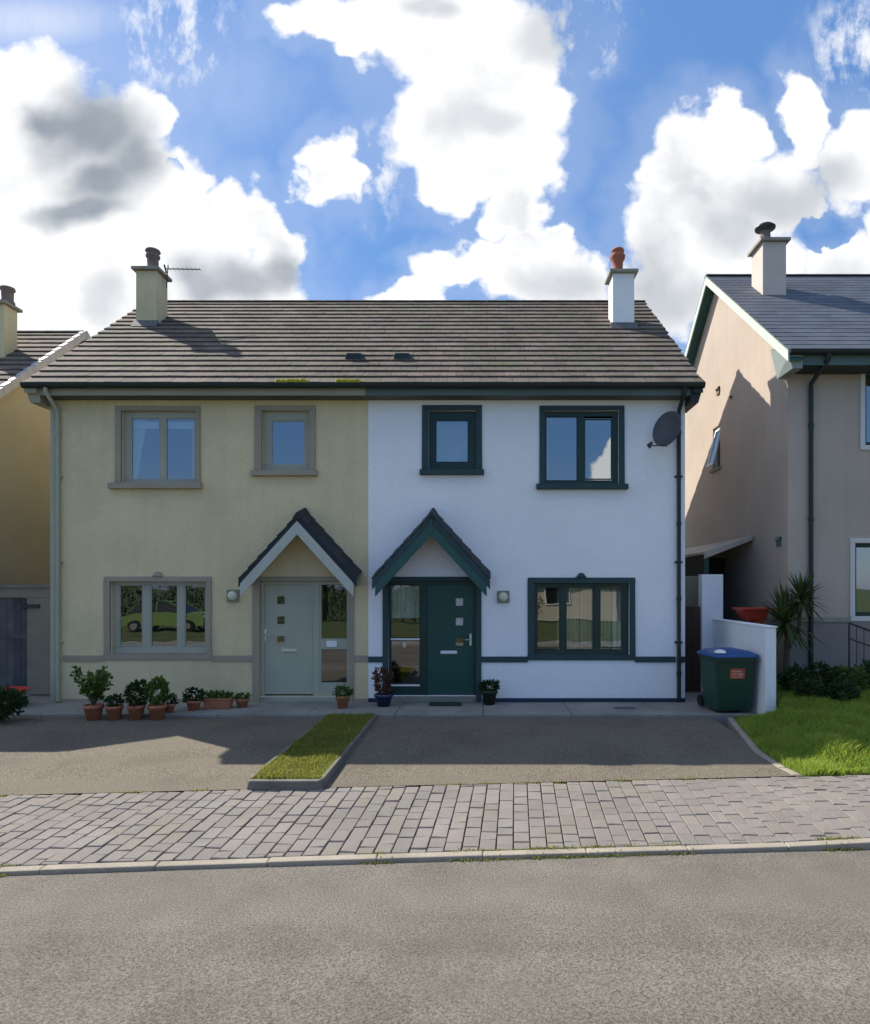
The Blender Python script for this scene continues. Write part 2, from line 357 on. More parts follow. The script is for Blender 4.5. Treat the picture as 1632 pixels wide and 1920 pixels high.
def build_house(side):
    left = side == 'cream'
    x0, x1 = (XL, XM) if left else (XM, XR)
    v0, v1 = (XVL, XM) if left else (XM, XVR)
    root = empty('semi_detached_house', ((x0 + x1) / 2, YF, 0),
                 'cream half of the semi-detached pair with sage front door and taupe window surrounds' if left else
                 'white half of the semi-detached pair with dark teal door and window surrounds', 'house')
    wm = M['cream'] if left else M['white']; sm = M['taupe'] if left else M['teal']
    fm = M['taupeframe'] if left else M['tealframe']
    if left:
        wins = [dict(s=(217, 376, 762, 906), h=(228, 368, 770, 905), p=[(241, 296, 781, 899), (307, 363, 781, 899)], sill=(207, 380, 905, 917)),
                dict(s=(478, 592, 761, 883), h=(491, 581, 770, 882), p=[(506, 570, 786, 871)], sill=(473, 596, 882, 893)),
                dict(s=(196, 397, 1081, 1237), h=(207, 388, 1090, 1226), p=[(219, 264, 1096, 1212), (278, 330, 1096, 1214), (342, 383, 1096, 1212)], key=(297, 1081))]
        door = (488, 656, 1090, 1306)
    else:
        wins = [dict(s=(792, 904, 760, 881), h=(804, 893, 769, 880), p=[(816, 879, 785, 866)], sill=(788, 908, 880, 891)),
                dict(s=(1012, 1171, 761, 908), h=(1022, 1161, 769, 907), p=[(1024, 1085, 778, 901), (1097, 1150, 783, 898)], sill=(1006, 1177, 907, 918)),
                dict(s=(990, 1191, 1083, 1238), h=(1002, 1181, 1093, 1228), p=[(1007, 1052, 1100, 1217), (1062, 1115, 1100, 1220), (1126, 1169, 1102, 1216)], key=(1090, 1083))]
        door = (728, 893, 1090, 1305)
    holes = [rect(*w['h']) for w in wins] + [rect(*door)]
    dz0 = holes[-1][2]
    q = MB(); front_wall(q, x0, x1, .0, WT, YF, holes)
    ys = 20.1
    for xs_, par in ((x0, not left), (x1, left)):
        xx = xs_ + (.01 if par and not left else -.01 if par else 0)
        # side wall with its gable triangle
        q.face([(xx, YF, 0), (xx, YF, roofZ(YF) - .06), (xx, RID[0], RID[1] - .06), (xx, ys, roofZ(YF) - .06), (xx, ys, 0)])
    q.face([(x0, ys, 0), (x1, ys, 0), (x1, ys, 5.9), (x0, ys, 5.9)])
    q.build('wall', wm, root)
    q = MB()                            # the rooms behind the glass
    q.box(x0 + .06, x1 - .06, YF + .31, ys - .05, 2.62, 2.80); q.box(x0 + .06, x1 - .06, YF + .31, ys - .05, 5.3, 5.4)
    q.box(x0 + .06, x1 - .06, YF + 4.2, YF + 4.3, .0, 2.6); q.box(x0 + .06, x1 - .06, YF + 4.2, YF + 4.3, 2.8, 5.3)
    q.box(x0 + .06, x1 - .06, YF + .31, ys - .05, .0, .03)
    xm = X(440 if left else 950); q.box(xm - .05, xm + .05, YF + .31, YF + 4.2, .03, 2.6); q.box(xm - .05, xm + .05, YF + .31, YF + 4.2, 2.8, 5.3)
    q.build('room', M['room'], root)
    # windows
    frs = []
    for w in wins:
        k = w.get('key')
        frs.append(window(root, rect(*w['s']), rect(*w['h']), [rect(*p) for p in w['p']], YF, fm, sm,
               M['glass_low'] if k else M['glass'], rect(*w['sill']) if 'sill' in w else None, (X(k[0]), Z(k[1]), .10, .085) if k else None))
    # string course and plinth
    za, zb = (Z(1240), Z(1229)) if left else (Z(1242), Z(1231))
    q = MB(); segs = [(X(119), X(196)), (X(397), X(474)), (X(664), XM)] if left else [(XM, X(718)), (X(903), X(990)), (X(1191), X(1267)), (X(1277), XR)]
    for a, b in segs:
        q = MB(); q.box(a, b, YF - .022, YF + .01, za, zb); q.build('string_course', sm, root, bevel=.004)
    if not left:
        for a, b in ((XM, X(716)), (X(905), XR)):
            q = MB(); q.box(a, b, YF - .03, YF + .01, -.03, Z(1309)); q.build('plinth', M['navy'], root, bevel=.004)
    else:
        for a, b in ((X(119), X(474)), (X(664), XM)):
            q = MB(); q.box(a, b, YF - .02, YF + .01, -.03, .06); q.build('plinth', M['taupe'], root, bevel=.004)
        q = MB(); q.box(XL - .004, X(106), YF - .04, YF + .01, -.02, Z(757)); q.build('corner_band', M['creampipe'], root, bevel=.01)
    # ---- front door set
    dh = rect(*door); dr = empty_part = None
    if left:
        so = (X(474), X(664), 0.0, Z(1082))
    else:
        so = (X(718), X(903), 0.0, Z(1082))
    q = MB()
    q.box(so[0], dh[0], YF - .028, YF + .02, -.02, so[3]); q.box(dh[1], so[1], YF - .028, YF + .02, -.02, so[3]); q.box(dh[0], dh[1], YF - .028, YF + .02, dh[3], so[3])
    q.build('door_surround', M['taupe'] if left else M['teal'], root, bevel=.006)
    y0, y1 = YF + .06, YF + .13
    q = MB()
    if left:
        lf = rect(494, 586, 1096, 1303); side_r = rect(598, 650, 1096, 1283); dm, ff = M['sage'], M['sage']
        panes = [rect(601, 649, 1098, 1198), rect(601, 649, 1218, 1281)]
    else:
        lf = rect(800, 889, 1096, 1303); side_r = rect(730, 789, 1096, 1288); dm, ff = M['tealdoor'], M['tealframe']
        panes = [rect(733, 786, 1098, 1196), rect(733, 786, 1202, 1283)]
    fx = sorted([lf, side_r])
    # frame: head, jambs, mullion, panel under the sidelight
    q.box(dh[0] + .002, dh[1] - .002, y0, y1, lf[3], dh[3] - .002)
    q.box(dh[0] + .002, fx[0][0], y0, y1, dh[2], lf[3]); q.box(fx[0][1], fx[1][0], y0, y1, dh[2], lf[3]); q.box(fx[1][1], dh[1] - .002, y0, y1, dh[2], lf[3])
    p0, p1 = panes[1], panes[0]
    q.box(side_r[0], side_r[1], y0 + .01, y1, dh[2], p0[2]); q.box(side_r[0], side_r[1], y0 + .01, y1, p0[3], p1[2])
    q.box(side_r[0], p0[0], y0 + .01, y1, p0[2], p0[3]); q.box(p0[1], side_r[1], y0 + .01, y1, p0[2], p0[3])
    q.box(side_r[0], p1[0], y0 + .01, y1, p1[2], lf[3]); q.box(p1[1], side_r[1], y0 + .01, y1, p1[2], lf[3])
    fo = q.build('door_frame', ff, root, bevel=.005)
    for p in panes:
        g = MB(); g.box(p[0] - .008, p[1] + .008, y0 + .035, y0 + .047, p[2] - .008, p[3] + .008); g.build('pane', M['glass_low'], fo)
    if left:
        boxpart('number_plate', M['whiteplastic'], fo, X(611), X(631), y0 - .012, y0 + .008, Z(1214), Z(1202), bevel=.008)
    else:
        for va in (1200.5, 1287.5):
            q = MB(); q.box(X(732), X(787), y0 - .004, y0 + .009, Z(va), Z(va - 3)); q.build('white_strip', M['whiteplastic'], fo)
        cu = bpy.data.curves.new('n', 'FONT'); cu.body = '8'; cu.size = .135; cu.extrude = .003; cu.align_x = 'CENTER'; cu.align_y = 'CENTER'
        to = bpy.data.objects.new('n', cu); col.objects.link(to); bpy.context.view_layer.update()
        me = bpy.data.meshes.new_from_object(to.evaluated_get(bpy.context.evaluated_depsgraph_get())); bpy.data.objects.remove(to)
        no = bpy.data.objects.new('house_number', me); col.objects.link(no); me.materials.clear(); me.materials.append(M['whiteplastic'])
        no.parent = fo; no.rotation_euler = (R(90), 0, 0); no.location = Vector((X(757.5), y0 + .028, Z(1210.5))) - ROOTLOC[root]
    # door leaf with three square lights
    cxp = 524.5 if left else 861.5; sq = [1125.5, 1163.5, 1200.5] if left else [1129, 1166, 1204.5]
    sqs = [rect(cxp - 7, cxp + 7, s - 7.2, s + 7.2) for s in sq]
    q = MB(); ly0 = y0 + .022; lfr = (lf[0] + .004, lf[1] - .004, lf[2], lf[3] - .004)
    front_wall(q, lfr[0], lfr[1], lfr[2], lfr[3], ly0, sqs, .045)
    q.face([(lfr[0], ly0, lfr[2]), (lfr[0], ly0 + .045, lfr[2]), (lfr[0], ly0 + .045, lfr[3]), (lfr[0], ly0, lfr[3])])
    q.face([(lfr[1], ly0, lfr[2]), (lfr[1], ly0, lfr[3]), (lfr[1], ly0 + .045, lfr[3]), (lfr[1], ly0 + .045, lfr[2])])
    dl = q.build('front_door', dm, root)
    for si, s in enumerate(sqs):
        g = MB(); g.box(s[0] - .004, s[1] + .004, ly0 + .012, ly0 + .020, s[2] - .004, s[3] + .004); g.build('door_pane', M['glass_low'] if left or si == 2 else M['frost'], dl)
        g = MB(); ring(g, (s[0] - .018, s[1] + .018, s[2] - .018, s[3] + .018), s, ly0 - .008, ly0 + .004); g.build('pane_trim', dm, dl)
    lb = rect(526, 555, 1217.5, 1223) if left else rect(826, 857, 1221, 1227)
    q = MB(); q.box(lb[0], lb[1], ly0 - .016, ly0 + .004, lb[2], lb[3]); q.box(lb[0] + .02, lb[1] - .02, ly0 - .022, ly0 - .010, lb[2] + .012, lb[3] - .012)
    q.build('letterbox', M['whiteplastic'] if not left else M['metal'], dl, bevel=.004)
    hu = 495.5 if left else 882.5; hv = 1191 if left else 1200
    q = MB(); q.box(X(hu) - .018, X(hu) + .018, ly0 - .014, ly0 + .004, Z(hv + 11), Z(hv - 11))
    sgn = 1 if left else -1
    q.tube([(X(hu), ly0 - .01, Z(hv)), (X(hu), ly0 - .055, Z(hv)), (X(hu) + sgn * .11, ly0 - .055, Z(hv))], .010, 8)
    q.build('door_handle', M['metal'], dl)
    boxpart('threshold', M['metal'] if left else M['concrete'], root, dh[0] + .01, dh[1] - .01, YF - .03, y1, .0, dh[2] - .002, bevel=.004)
    # ---- gabled porch canopy on brackets
    cx = X(557.5 if left else 808.5, 11.58); hw = 1.05; za = Z(966, 11.58); zt = Z(1087, 11.58); yf_ = 11.58
    can = MB(); rg = random.Random(11 if left else 12)
    th = .10
    for sgn in (-1, 1):
        ex, rx = cx + sgn * hw, cx
        # slates run with the slope, courses climbing from the canopy eave
        L = math.hypot(hw, za - zt); n = 6
        nx, nz = sgn * (za - zt) / L, hw / L
        for i in range(n):
            f0, f1 = i / n, min(1, (i + 1.15) / n)
            a0 = (ex + (rx - ex) * f0, zt + (za - zt) * f0); a1 = (ex + (rx - ex) * f1, zt + (za - zt) * f1)
            h0, h1 = .030, .008
            for j in range(2):
                ya, yb_ = yf_ + .26 * j, min(YF, yf_ + .26 * (j + 1) - .003)
                t = rg.uniform(.85, 1.2)
                tl = lambda yy, P: (P[0], P[1], P[2] + (yy - yf_) / (YF - yf_) * .15)
                can.hexa([tl(P[1], P) for P in [(a0[0], ya, a0[1]), (a0[0], yb_, a0[1]), (a1[0], yb_, a1[1]), (a1[0], ya, a1[1]),
                          (a0[0] + nx * h0, ya, a0[1] + nz * h0), (a0[0] + nx * h0, yb_, a0[1] + nz * h0), (a1[0] + nx * h1, yb_, a1[1] + nz * h1), (a1[0] + nx * h1, ya, a1[1] + nz * h1)]], t)
    zb_ = za + .15; cap = MB(); cap.hexa([(cx - .09, yf_ - .02, za - .06), (cx + .09, yf_ - .02, za - .06), (cx + .09, YF, zb_ - .06), (cx - .09, YF, zb_ - .06), (cx - .015, yf_ - .02, za + .05), (cx + .015, yf_ - .02, za + .05), (cx + .015, YF, zb_ + .05), (cx - .015, YF, zb_ + .05)])
    cr = can.build('porch_canopy', M['slatedark'], root)
    cap.build('canopy_ridge', M['slatedark'], cr)
    def vboard(dz_top, dz_bot, w_top, y_a, y_b):      # an inverted V of board, measured down from the slate line
        b = MB(); s_ = (za - zt) / hw
        for sgn in (-1, 1):
            ex = cx + sgn * w_top; ez = za - s_ * w_top
            b.hexa([(cx, y_a, za - dz_bot), (ex, y_a, ez - dz_bot), (ex, y_b, ez - dz_bot), (cx, y_b, za - dz_bot),
                    (cx, y_a, za - dz_top), (ex, y_a, ez - dz_top), (ex, y_b, ez - dz_top), (cx, y_b, za - dz_top)])
        return b
    if left:
        vboard(.0, .115, hw + .01, yf_ + .004, yf_ + .04).build('canopy_edge', M['slatedark'], cr)
        vboard(.105, .345, hw - .035, yf_ - .022, yf_ + .002).build('bargeboard', M['sagelight'], cr)
    else:
        vboard(.0, .165, hw + .01, yf_ + .004, yf_ + .04).build('canopy_edge', M['teal'], cr)
        vboard(.15, .36, hw - .05, yf_ - .022, yf_ + .002).build('bargeboard', M['tealbarge'], cr)
        boxpart('finial_strip', M['tealbarge'], cr, cx - .022, cx + .022, yf_ - .034, yf_ - .023, za - .34, za - .08)
    vboard(.115, .14, hw - .03, yf_ + .041, YF).build('canopy_soffit', M['sagelight'] if left else M['teal'], cr)
    # ---- main roof
    rg = random.Random(3 if left else 4)
    q = MB(); tile_slope(q, v0, v1, EAV, RID, .285, .30, .040, rg, .15)
    r_ = q.build('roof', M['tile'], root)
    q = MB(); slab_slope(q, v0 + .02, v1 if left else v1 - .02, (EAV[0] + .03, EAV[1] + .0), RID, .07); slab_slope(q, v0 + .02, v1 - .02, BACK, RID, .07); q.build('roof_deck', M['underlay'], r_)
    q = MB(); tile_slope(q, v0, v1, BACK, RID, .6, .66, .034, rg); q.build('rear_slope', M['tile'], r_)
    q = MB(); ridge_caps(q, v0, v1, RID[0], RID[1], .12, rg, h=.035); q.build('ridge_tiles', M['ridge'], r_)
    # fascia, soffit, gutter, box end, verge
    fa = M['fasciacream'] if left else M['fasciateal']
    q = MB(); q.box(v0 + (.05 if left else 0), v1 - (0 if left else .05), 11.78, 11.80, Z(741, 11.78), EAV[1] + .01); q.build('fascia', fa, root)
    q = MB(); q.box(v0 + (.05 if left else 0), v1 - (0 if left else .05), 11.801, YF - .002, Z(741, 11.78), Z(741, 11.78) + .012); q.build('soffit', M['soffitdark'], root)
    q = MB(); prof = [(R(180 + a)) for a in range(0, 181, 18)]; gy, gz, gr = 11.705, EAV[1] - .005, .068
    rows = [[(xx, gy + gr * math.cos(a), gz + gr * 1.25 * math.sin(a)) for a in prof] for xx in (v0 + .01 if left else v0, v1 if left else v1 - .01)]
    q.grid(rows); q.grid([[(p[0], gy + (p[1] - gy) * .92, gz + (p[2] - gz) * .92 + .001) for p in r] for r in rows])
    q.face(rows[0] if left else rows[1])
    for k in range(8):
        xx = v0 + .4 + k * .75
        if xx < v1: q.box(xx - .015, xx + .015, gy - gr - .006, gy - gr + .01, gz - .05, gz + .006)
    q.build('gutter', M['gutter'], root)
    # verge: gable-end soffit box and dark barge under the tile edge
    q = MB(); vx = (v0, x0) if left else (x1, v1)
    for (ea, s) in ((EAV, 1), (BACK, -1)):
        q.hexa([(vx[0] + .03, ea[0], ea[1] - .17), (vx[1] - .03, ea[0], ea[1] - .17), (vx[1] - .03, RID[0], RID[1] - .19), (vx[0] + .03, RID[0], RID[1] - .19),
                (vx[0] + .03, ea[0], ea[1] - .075), (vx[1] - .03, ea[0], ea[1] - .075), (vx[1] - .03, RID[0], RID[1] - .075), (vx[0] + .03, RID[0], RID[1] - .075)])
    q.build('verge_soffit', fa if left else M['gutter'], root)
    q = MB(); a, b = (v0 + .03, x0 - .002) if left else (x1 + .002, v1 - .03)
    z_b = Z(753, 11.8) - .02
    q.hexa([(a + (.06 if left else 0), 11.79, z_b), (b - (0 if left else .06), 11.79, z_b), (b - (0 if left else .06), 12.5, z_b), (a + (.06 if left else 0), 12.5, z_b),
            (a, 11.76, EAV[1] - .08), (b, 11.76, EAV[1] - .08), (b, 12.5, EAV[1] + .4), (a, 12.5, EAV[1] + .4)])
    q.build('box_end', fa if left else M['gutter'], root)
    # downpipe
    px = X(112) if left else X(1272); pm = M['creampipe'] if left else M['gutter']; zt_ = EAV[1] - .06
    q = MB(); q.tube([(px, 11.705, zt_), (px, 11.72, zt_ - .10), (px, YF - .06, zt_ - .34), (px, YF - .055, zt_ - .45), (px, YF - .055, .02)], .038, 10)
    for z in (5.0, 3.3, 1.9, .5): q.tube([(px, YF - .055, z), (px, YF - .055, z + .07)], .047, 10)
    for z in (4.2, 2.6, 1.1): q.box(px - .07, px + .07, YF - .05, YF + .0, z, z + .035)
    q.build('downpipe', pm, root)
    # chimney
    if left:
        yb = on_roof(611); ca = (X(255, yb), X(294, yb), yb, yb + .5); zt2 = Z(500, yb)
        chimney(root, ca, roofZ(yb) - .4, zt2, M['cream'], M['caps'], M['potgrey'], (.02, [(.16, 0), (.16, .05), (.125, .10), (.12, .30), (.15, .33), (.155, .37), (.13, .39), (.13, .44), (.165, .46), (.15, .50), (.06, .52)]))
        for (u0_, u1_) in ((519, 577), (634, 673)):
            q = MB()
            for k in range(26):
                u = rng.uniform(u0_, u1_); x = X(u, 11.66); s = rng.uniform(.03, .06)
                q.lathe((x, 11.685 + rng.uniform(-.02, .015), EAV[1] + .035), [(s * 1.1, -.04), (s * 1.2, 0), (s, s * .35), (s * .6, s * .6), (.004, s * .75)], 7, rng.uniform(.8, 1.2))
            q.build('moss', M['moss'], root)
    else:
        yb = on_roof(615); ca = (X(1149.5, yb), X(1190, yb), yb, yb + .5); zt2 = Z(505, yb)
        chimney(root, ca, roofZ(yb) - .4, zt2, M['white'], M['caps'], M['potchim'], (-.08, [(.15, 0), (.15, .06), (.115, .12), (.12, .28), (.165, .36), (.17, .42), (.13, .47), (.13, .50), (.15, .52), (.13, .57), (.05, .58)]))
    # flashing
    q = MB(); zc = roofZ(ca[2])
    q.hexa([(ca[0] - .05, ca[2] - .14, roofZ(ca[2] - .14) + .04), (ca[1] + .05, ca[2] - .14, roofZ(ca[2] - .14) + .04), (ca[1] + .05, ca[2] + .0, zc + .045), (ca[0] - .05, ca[2], zc + .045),
            (ca[0] - .05, ca[2] - .14, roofZ(ca[2] - .14) + .05), (ca[1] + .05, ca[2] - .14, roofZ(ca[2] - .14) + .05), (ca[1] + .05, ca[2], zc + .13), (ca[0] - .05, ca[2], zc + .13)])
    q.build('flashing', mat_lead, root)
    # roof vent
    vu = 665 if left else 755; yv = on_roof(672); zv = roofZ(yv); xv = X(vu, yv)
    q = MB(); w = .17
    q.hexa([(xv - w, yv - .14, roofZ(yv - .14) + .03), (xv + w, yv - .14, roofZ(yv - .14) + .03), (xv + w, yv + .12, roofZ(yv + .12) + .03), (xv - w, yv + .12, roofZ(yv + .12) + .03),
            (xv - w * .8, yv - .12, roofZ(yv - .12) + .16), (xv + w * .8, yv - .12, roofZ(yv - .12) + .16), (xv + w * .7, yv + .1, roofZ(yv + .1) + .06), (xv - w * .7, yv + .1, roofZ(yv + .1) + .06)])
    q.build('roof_vent', M['gutter'], root, bevel=.01)
    # dressing of the rooms
    def drape(x0, x1, z0, z1, y, m, amp=.03, per=.11, taper=None, name='curtain'):
        q = MB(); n = max(4, int((x1 - x0) / .012)); rows = []
        for z, k in ((z1, 0), ((z0 + z1) / 2, .5), (z0, 1)):
            row = []
            for i in range(n + 1):
                f = i / n; xx = x0 + (x1 - x0) * f * (1 if not taper else (1 - k * taper))
                row.append((xx, y + amp * math.sin(2 * math.pi * (x1 - x0) * f / per), z))
            rows.append(row)
        q.grid(rows); q.build(name, m, root)
    if left:
        h = rect(228, 368, 770, 905)
        drape(h[0] + .01, h[0] + .42, h[2] - .1, h[3], YF + .20, M['curtain'], taper=.62)
        drape(h[1] - .16, h[1] - .01, h[2] - .1, h[3], YF + .20, M['curtain'])
        boxpart('pelmet', M['curtain'], root, h[0] + .005, h[1] - .005, YF + .165, YF + .175, h[3] - .30, h[3] - .17)
        h = rect(207, 388, 1090, 1226); q = MB(); z = h[3] - .03
        while z > h[2] + .15:
            q.hexa([(h[0], YF + .2, z), (h[1], YF + .2, z), (h[1], YF + .222, z + .012), (h[0], YF + .222, z + .012), (h[0], YF + .2, z + .002), (h[1], YF + .2, z + .002), (h[1], YF + .222, z + .014), (h[0], YF + .222, z + .014)]); z -= .035
        q.build('venetian_blind', M['blind'], root)
    else:
        h = rect(1002, 1181, 1093, 1228); mx = (h[0] + h[1]) / 2
        drape(h[0] + .45, mx - .02, h[2], h[3], YF + .24, M['beigecurtain'], .02, .07)
        drape(mx + .0, h[1] - .3, h[2], h[3], YF + .24, M['beigecurtain'], .02, .07)
        drape(h[1] - .28, h[1], h[2], h[3], YF + .22, M['curtain'], .025, .09)
        h = rect(1022, 1161, 769, 907)
        drape(h[0] - .05, h[0] + .1, h[2], h[3], YF + .38, M['beigecurtain'])
        h = rect(804, 893, 769, 880); drape(h[0], h[1], h[2], h[3], YF + .33, M['beigecurtain'], .004, .3, name='roller_blind')
        h = rect(730, 789, 1096, 1288); drape(h[0], h[1], Z(1160), Z(1098), YF + .21, M['curtain'], .012, .08)
    return root

mat_lead = mat('lead_flashing', (.10, .105, .11), .6, .15, 6)
build_house('cream')
build_house('white')

# ================================================================== RIGHT-HAND HOUSE
def right_house():
    yw, xw = 12.4, 5.85
    e = (11.8, Z(655, 11.8)); r = (16.17, Z(517, 16.17)); bk = (20.54, e[1]); s = (r[1] - e[1]) / (r[0] - e[0])
    rz = lambda y: e[1] + s * (y - e[0])
    gz = .35
    root = empty('detached_house', (9.5, yw, gz), 'pinkish beige house with blue slate roof and sunlit gable beside the white house', 'house')
    xe = 13.5; xv = 5.57
    u1 = (X(1622, yw), X(1622, yw) + 1.25, Z(835, yw), Z(700, yw)); l1 = (X(1603, yw), X(1603, yw) + 1.7, Z(1156, yw), Z(1018, yw))
    q = MB(); front_wall(q, xw, xe, gz, rz(yw) - .4, yw, [u1, l1])
    sh = (15.95, 16.45)                  # slim side window in the gable
    zs0, zs1 = Z(878, 16.2), Z(800, 16.2)
    def gable(x, hole=None):
        if hole:
            a, b, c, d = hole
            tp = lambda y: (rz(y) if y <= r[0] else 2 * r[1] - rz(y)) - .06
            q.face([(x, yw, gz), (x, yw, tp(yw)), (x, a, tp(a)), (x, a, d), (x, a, c), (x, a, gz)])
            q.face([(x, a, gz), (x, a, c), (x, b, c), (x, b, gz)])
            q.face([(x, a, d), (x, a, tp(a)), (x, r[0], r[1] - .06), (x, b, tp(b)), (x, b, d)])
            q.face([(x, b, gz), (x, b, c), (x, b, d), (x, b, tp(b)), (x, 20, tp(20)), (x, 20, gz)])
            for y0, y1, z0, z1 in ((a, a, c, d), (b, b, c, d)): q.face([(x, y0, z0), (x, y0, z1), (x + .2, y0, z1), (x + .2, y0, z0)])
            q.face([(x, a, d), (x, b, d), (x + .2, b, d), (x + .2, a, d)]); q.face([(x, a, c), (x + .2, a, c), (x + .2, b, c), (x, b, c)])
        else:
            q.face([(x, yw, gz), (x, yw, rz(yw) - .06), (x, r[0], r[1] - .06), (x, 20, rz(yw) - .06), (x, 20, gz)])
    gable(xw, (sh[0], sh[1], zs0, zs1)); gable(xe)
    q.face([(xw, 20, gz), (xe, 20, gz), (xe, 20, rz(yw)), (xw, 20, rz(yw))])
    q.build('wall', M['pink'], root)
    q = MB(); q.box(xw + .2, xe - .1, yw + .32, 19.8, 3.3, 3.5); q.box(xw + .3, xe - .1, yw + 3.5, yw + 3.6, gz, 6.2); q.build('room', M['room'], root)
    q = MB(); q.box(xw - .015, xe, yw - .03, yw + .01, gz - .1, Z(1166, yw)); q.build('plinth', M['pinkdark'], root)
    for a, b in ((xw - .02, l1[0] - .1), (l1[1] + .1, xe)):
        q = MB(); q.box(a, b, yw - .05, yw + .01, Z(1166, yw), Z(1157, yw)); q.build('string_course', M['caps'], root)
    wf = M['whiteplastic']; white = mat('white_surround', (.62, .60, .57), .8, .05, 2)
    for h, nm in ((u1, 2), (l1, 3)):
        w = (h[1] - h[0] - .08); ps = [(h[0] + .06 + w * k / nm, h[0] + w * (k + 1) / nm, h[2] + .06, h[3] - .06) for k in range(nm)]
        window(root, (h[0] - .09, h[1] + .09, h[2] - .09, h[3] + .09), h, ps, yw, M['tealframe'] if nm == 3 else M['tealframe'], white, M['glass'])
    # side window parts
    q = MB(); xg = xw + .06
    for a, b, c, d in ((sh[0], sh[0] + .04, zs0, zs1), (sh[1] - .04, sh[1], zs0, zs1), (sh[0] + .04, sh[1] - .04, zs0, zs0 + .04), (sh[0] + .04, sh[1] - .04, zs1 - .04, zs1)):
        q.box(xg, xg + .06, a, b, c, d)
    fr = q.build('side_window', wf, root)
    # the sash hangs open, pushed out at the foot
    def T(y, z, o): f = (zs1 - .04 - z) / (zs1 - zs0); return (xw + .05 - .26 * f + o, y, z)
    a0, a1, c0, c1 = sh[0] + .05, sh[1] - .05, zs0 + .06, zs1 - .05
    q = MB()
    for ya, yb_, za_, zb_ in ((a0, a0 + .06, c0, c1), (a1 - .06, a1, c0, c1), (a0 + .06, a1 - .06, c0, c0 + .06), (a0 + .06, a1 - .06, c1 - .06, c1)):
        q.hexa([T(ya, za_, 0), T(ya, za_, .045), T(yb_, za_, .045), T(yb_, za_, 0), T(ya, zb_, 0), T(ya, zb_, .045), T(yb_, zb_, .045), T(yb_, zb_, 0)])
    q.build('open_sash', wf, fr)
    q = MB(); q.hexa([T(a0 + .05, c0 + .05, .02), T(a0 + .05, c0 + .05, .03), T(a1 - .05, c0 + .05, .03), T(a1 - .05, c0 + .05, .02), T(a0 + .05, c1 - .05, .02), T(a0 + .05, c1 - .05, .03), T(a1 - .05, c1 - .05, .03), T(a1 - .05, c1 - .05, .02)]); q.build('pane', M['glass'], fr)
    boxpart('window_sill', M['caps'], root, xw - .08, xw + .02, sh[0] - .08, sh[1] + .08, zs0 - .07, zs0 - .003, bevel=.005)
    # vents in the gable
    for (yy, zz, w) in ((16.05, Z(733, 16.05), .09), (15.2, Z(745, 15.2), .03), (12.75, Z(1016, 12.75), .09)):
        q = MB(); q.box(xw - .03, xw + .01, yy - w, yy + w, zz - w, zz + w); q.hexa([(xw - .07, yy - w, zz + w * .4), (xw - .07, yy + w, zz + w * .4), (xw + .01, yy + w, zz + w * .4), (xw + .01, yy - w, zz + w * .4), (xw - .03, yy - w, zz + w * 1.1), (xw - .03, yy + w, zz + w * 1.1), (xw + .01, yy + w, zz + w * 1.1), (xw + .01, yy - w, zz + w * 1.1)])
        q.build('wall_vent', M['potgrey'] if zz > 4 else M['fasciateal'], root)
    rg = random.Random(21)
    q = MB(); tile_slope(q, xv, xe + .2, e, r, .24, .42, .014, rg, .13); ro = q.build('roof', M['slate'], root)
    q = MB(); slab_slope(q, xv + .02, xe + .18, (e[0] + .03, e[1]), r, .07); slab_slope(q, xv + .02, xe + .18, bk, r, .07); q.build('roof_deck', M['underlay'], ro)
    q = MB(); tile_slope(q, xv, xe + .2, bk, r, .5, .9, .014, rg, .13); q.build('rear_slope', M['slate'], ro)
    q = MB(); ridge_caps(q, xv, xe + .2, r[0], r[1], .11, rg, h=.03); q.build('ridge_tiles', M['slate'], ro)
    palebarge = mat('pale_green_bargeboard', (.52, .58, .52), .6, .06, 3)
    q = MB()
    for ea in (e, bk):
        q.hexa([(xv + .0, ea[0], ea[1] - .22), (xv + .025, ea[0], ea[1] - .22), (xv + .025, r[0], r[1] - .22), (xv, r[0], r[1] - .22),
                (xv, ea[0], ea[1] - .02), (xv + .025, ea[0], ea[1] - .02), (xv + .025, r[0], r[1] - .02), (xv, r[0], r[1] - .02)])
    q.build('bargeboard', palebarge, root)
    q = MB()
    for ea in (e, bk):
        q.hexa([(xv + .026, ea[0], ea[1] - .20), (xw - .003, ea[0], ea[1] - .20), (xw - .003, r[0], r[1] - .20), (xv + .026, r[0], r[1] - .20),
                (xv + .026, ea[0], ea[1] - .16), (xw - .003, ea[0], ea[1] - .16), (xw - .003, r[0], r[1] - .16), (xv + .026, r[0], r[1] - .16)])
    q.build('verge_soffit', M['tealbarge'], root)
    zb = e[1] - .38
    boxm = mat('shaded_box_end', (.26, .31, .29), .6, .06, 3); q = MB()  # box end's shade put into its colour: a darker grey-green than the bargeboard
    q.hexa([(xv + .12, 11.87, zb + .06), (xw + .02, 11.87, zb + .06), (xw + .02, yw + .1, zb + .06), (xv + .12, yw + .1, zb + .06), (xv + .03, 11.85, e[1] - .08), (xw + .02, 11.85, e[1] - .08), (xw + .02, yw + .2, e[1] + .3), (xv + .03, yw + .2, e[1] + .3)]); q.build('box_end', boxm, root)
    q = MB(); q.box(xw + .021, xe + .1, 11.87, 11.89, zb + .12, e[1]); q.build('fascia', M['fasciateal'], root)
    q = MB(); q.box(xw + .021, xe + .1, 11.891, yw - .002, zb + .12, zb + .132); q.build('soffit', M['gutter'], root)
    q = MB(); gy, gzz, gr = 11.79, e[1] - .01, .07; prof = [R(180 + a) for a in range(0, 181, 18)]
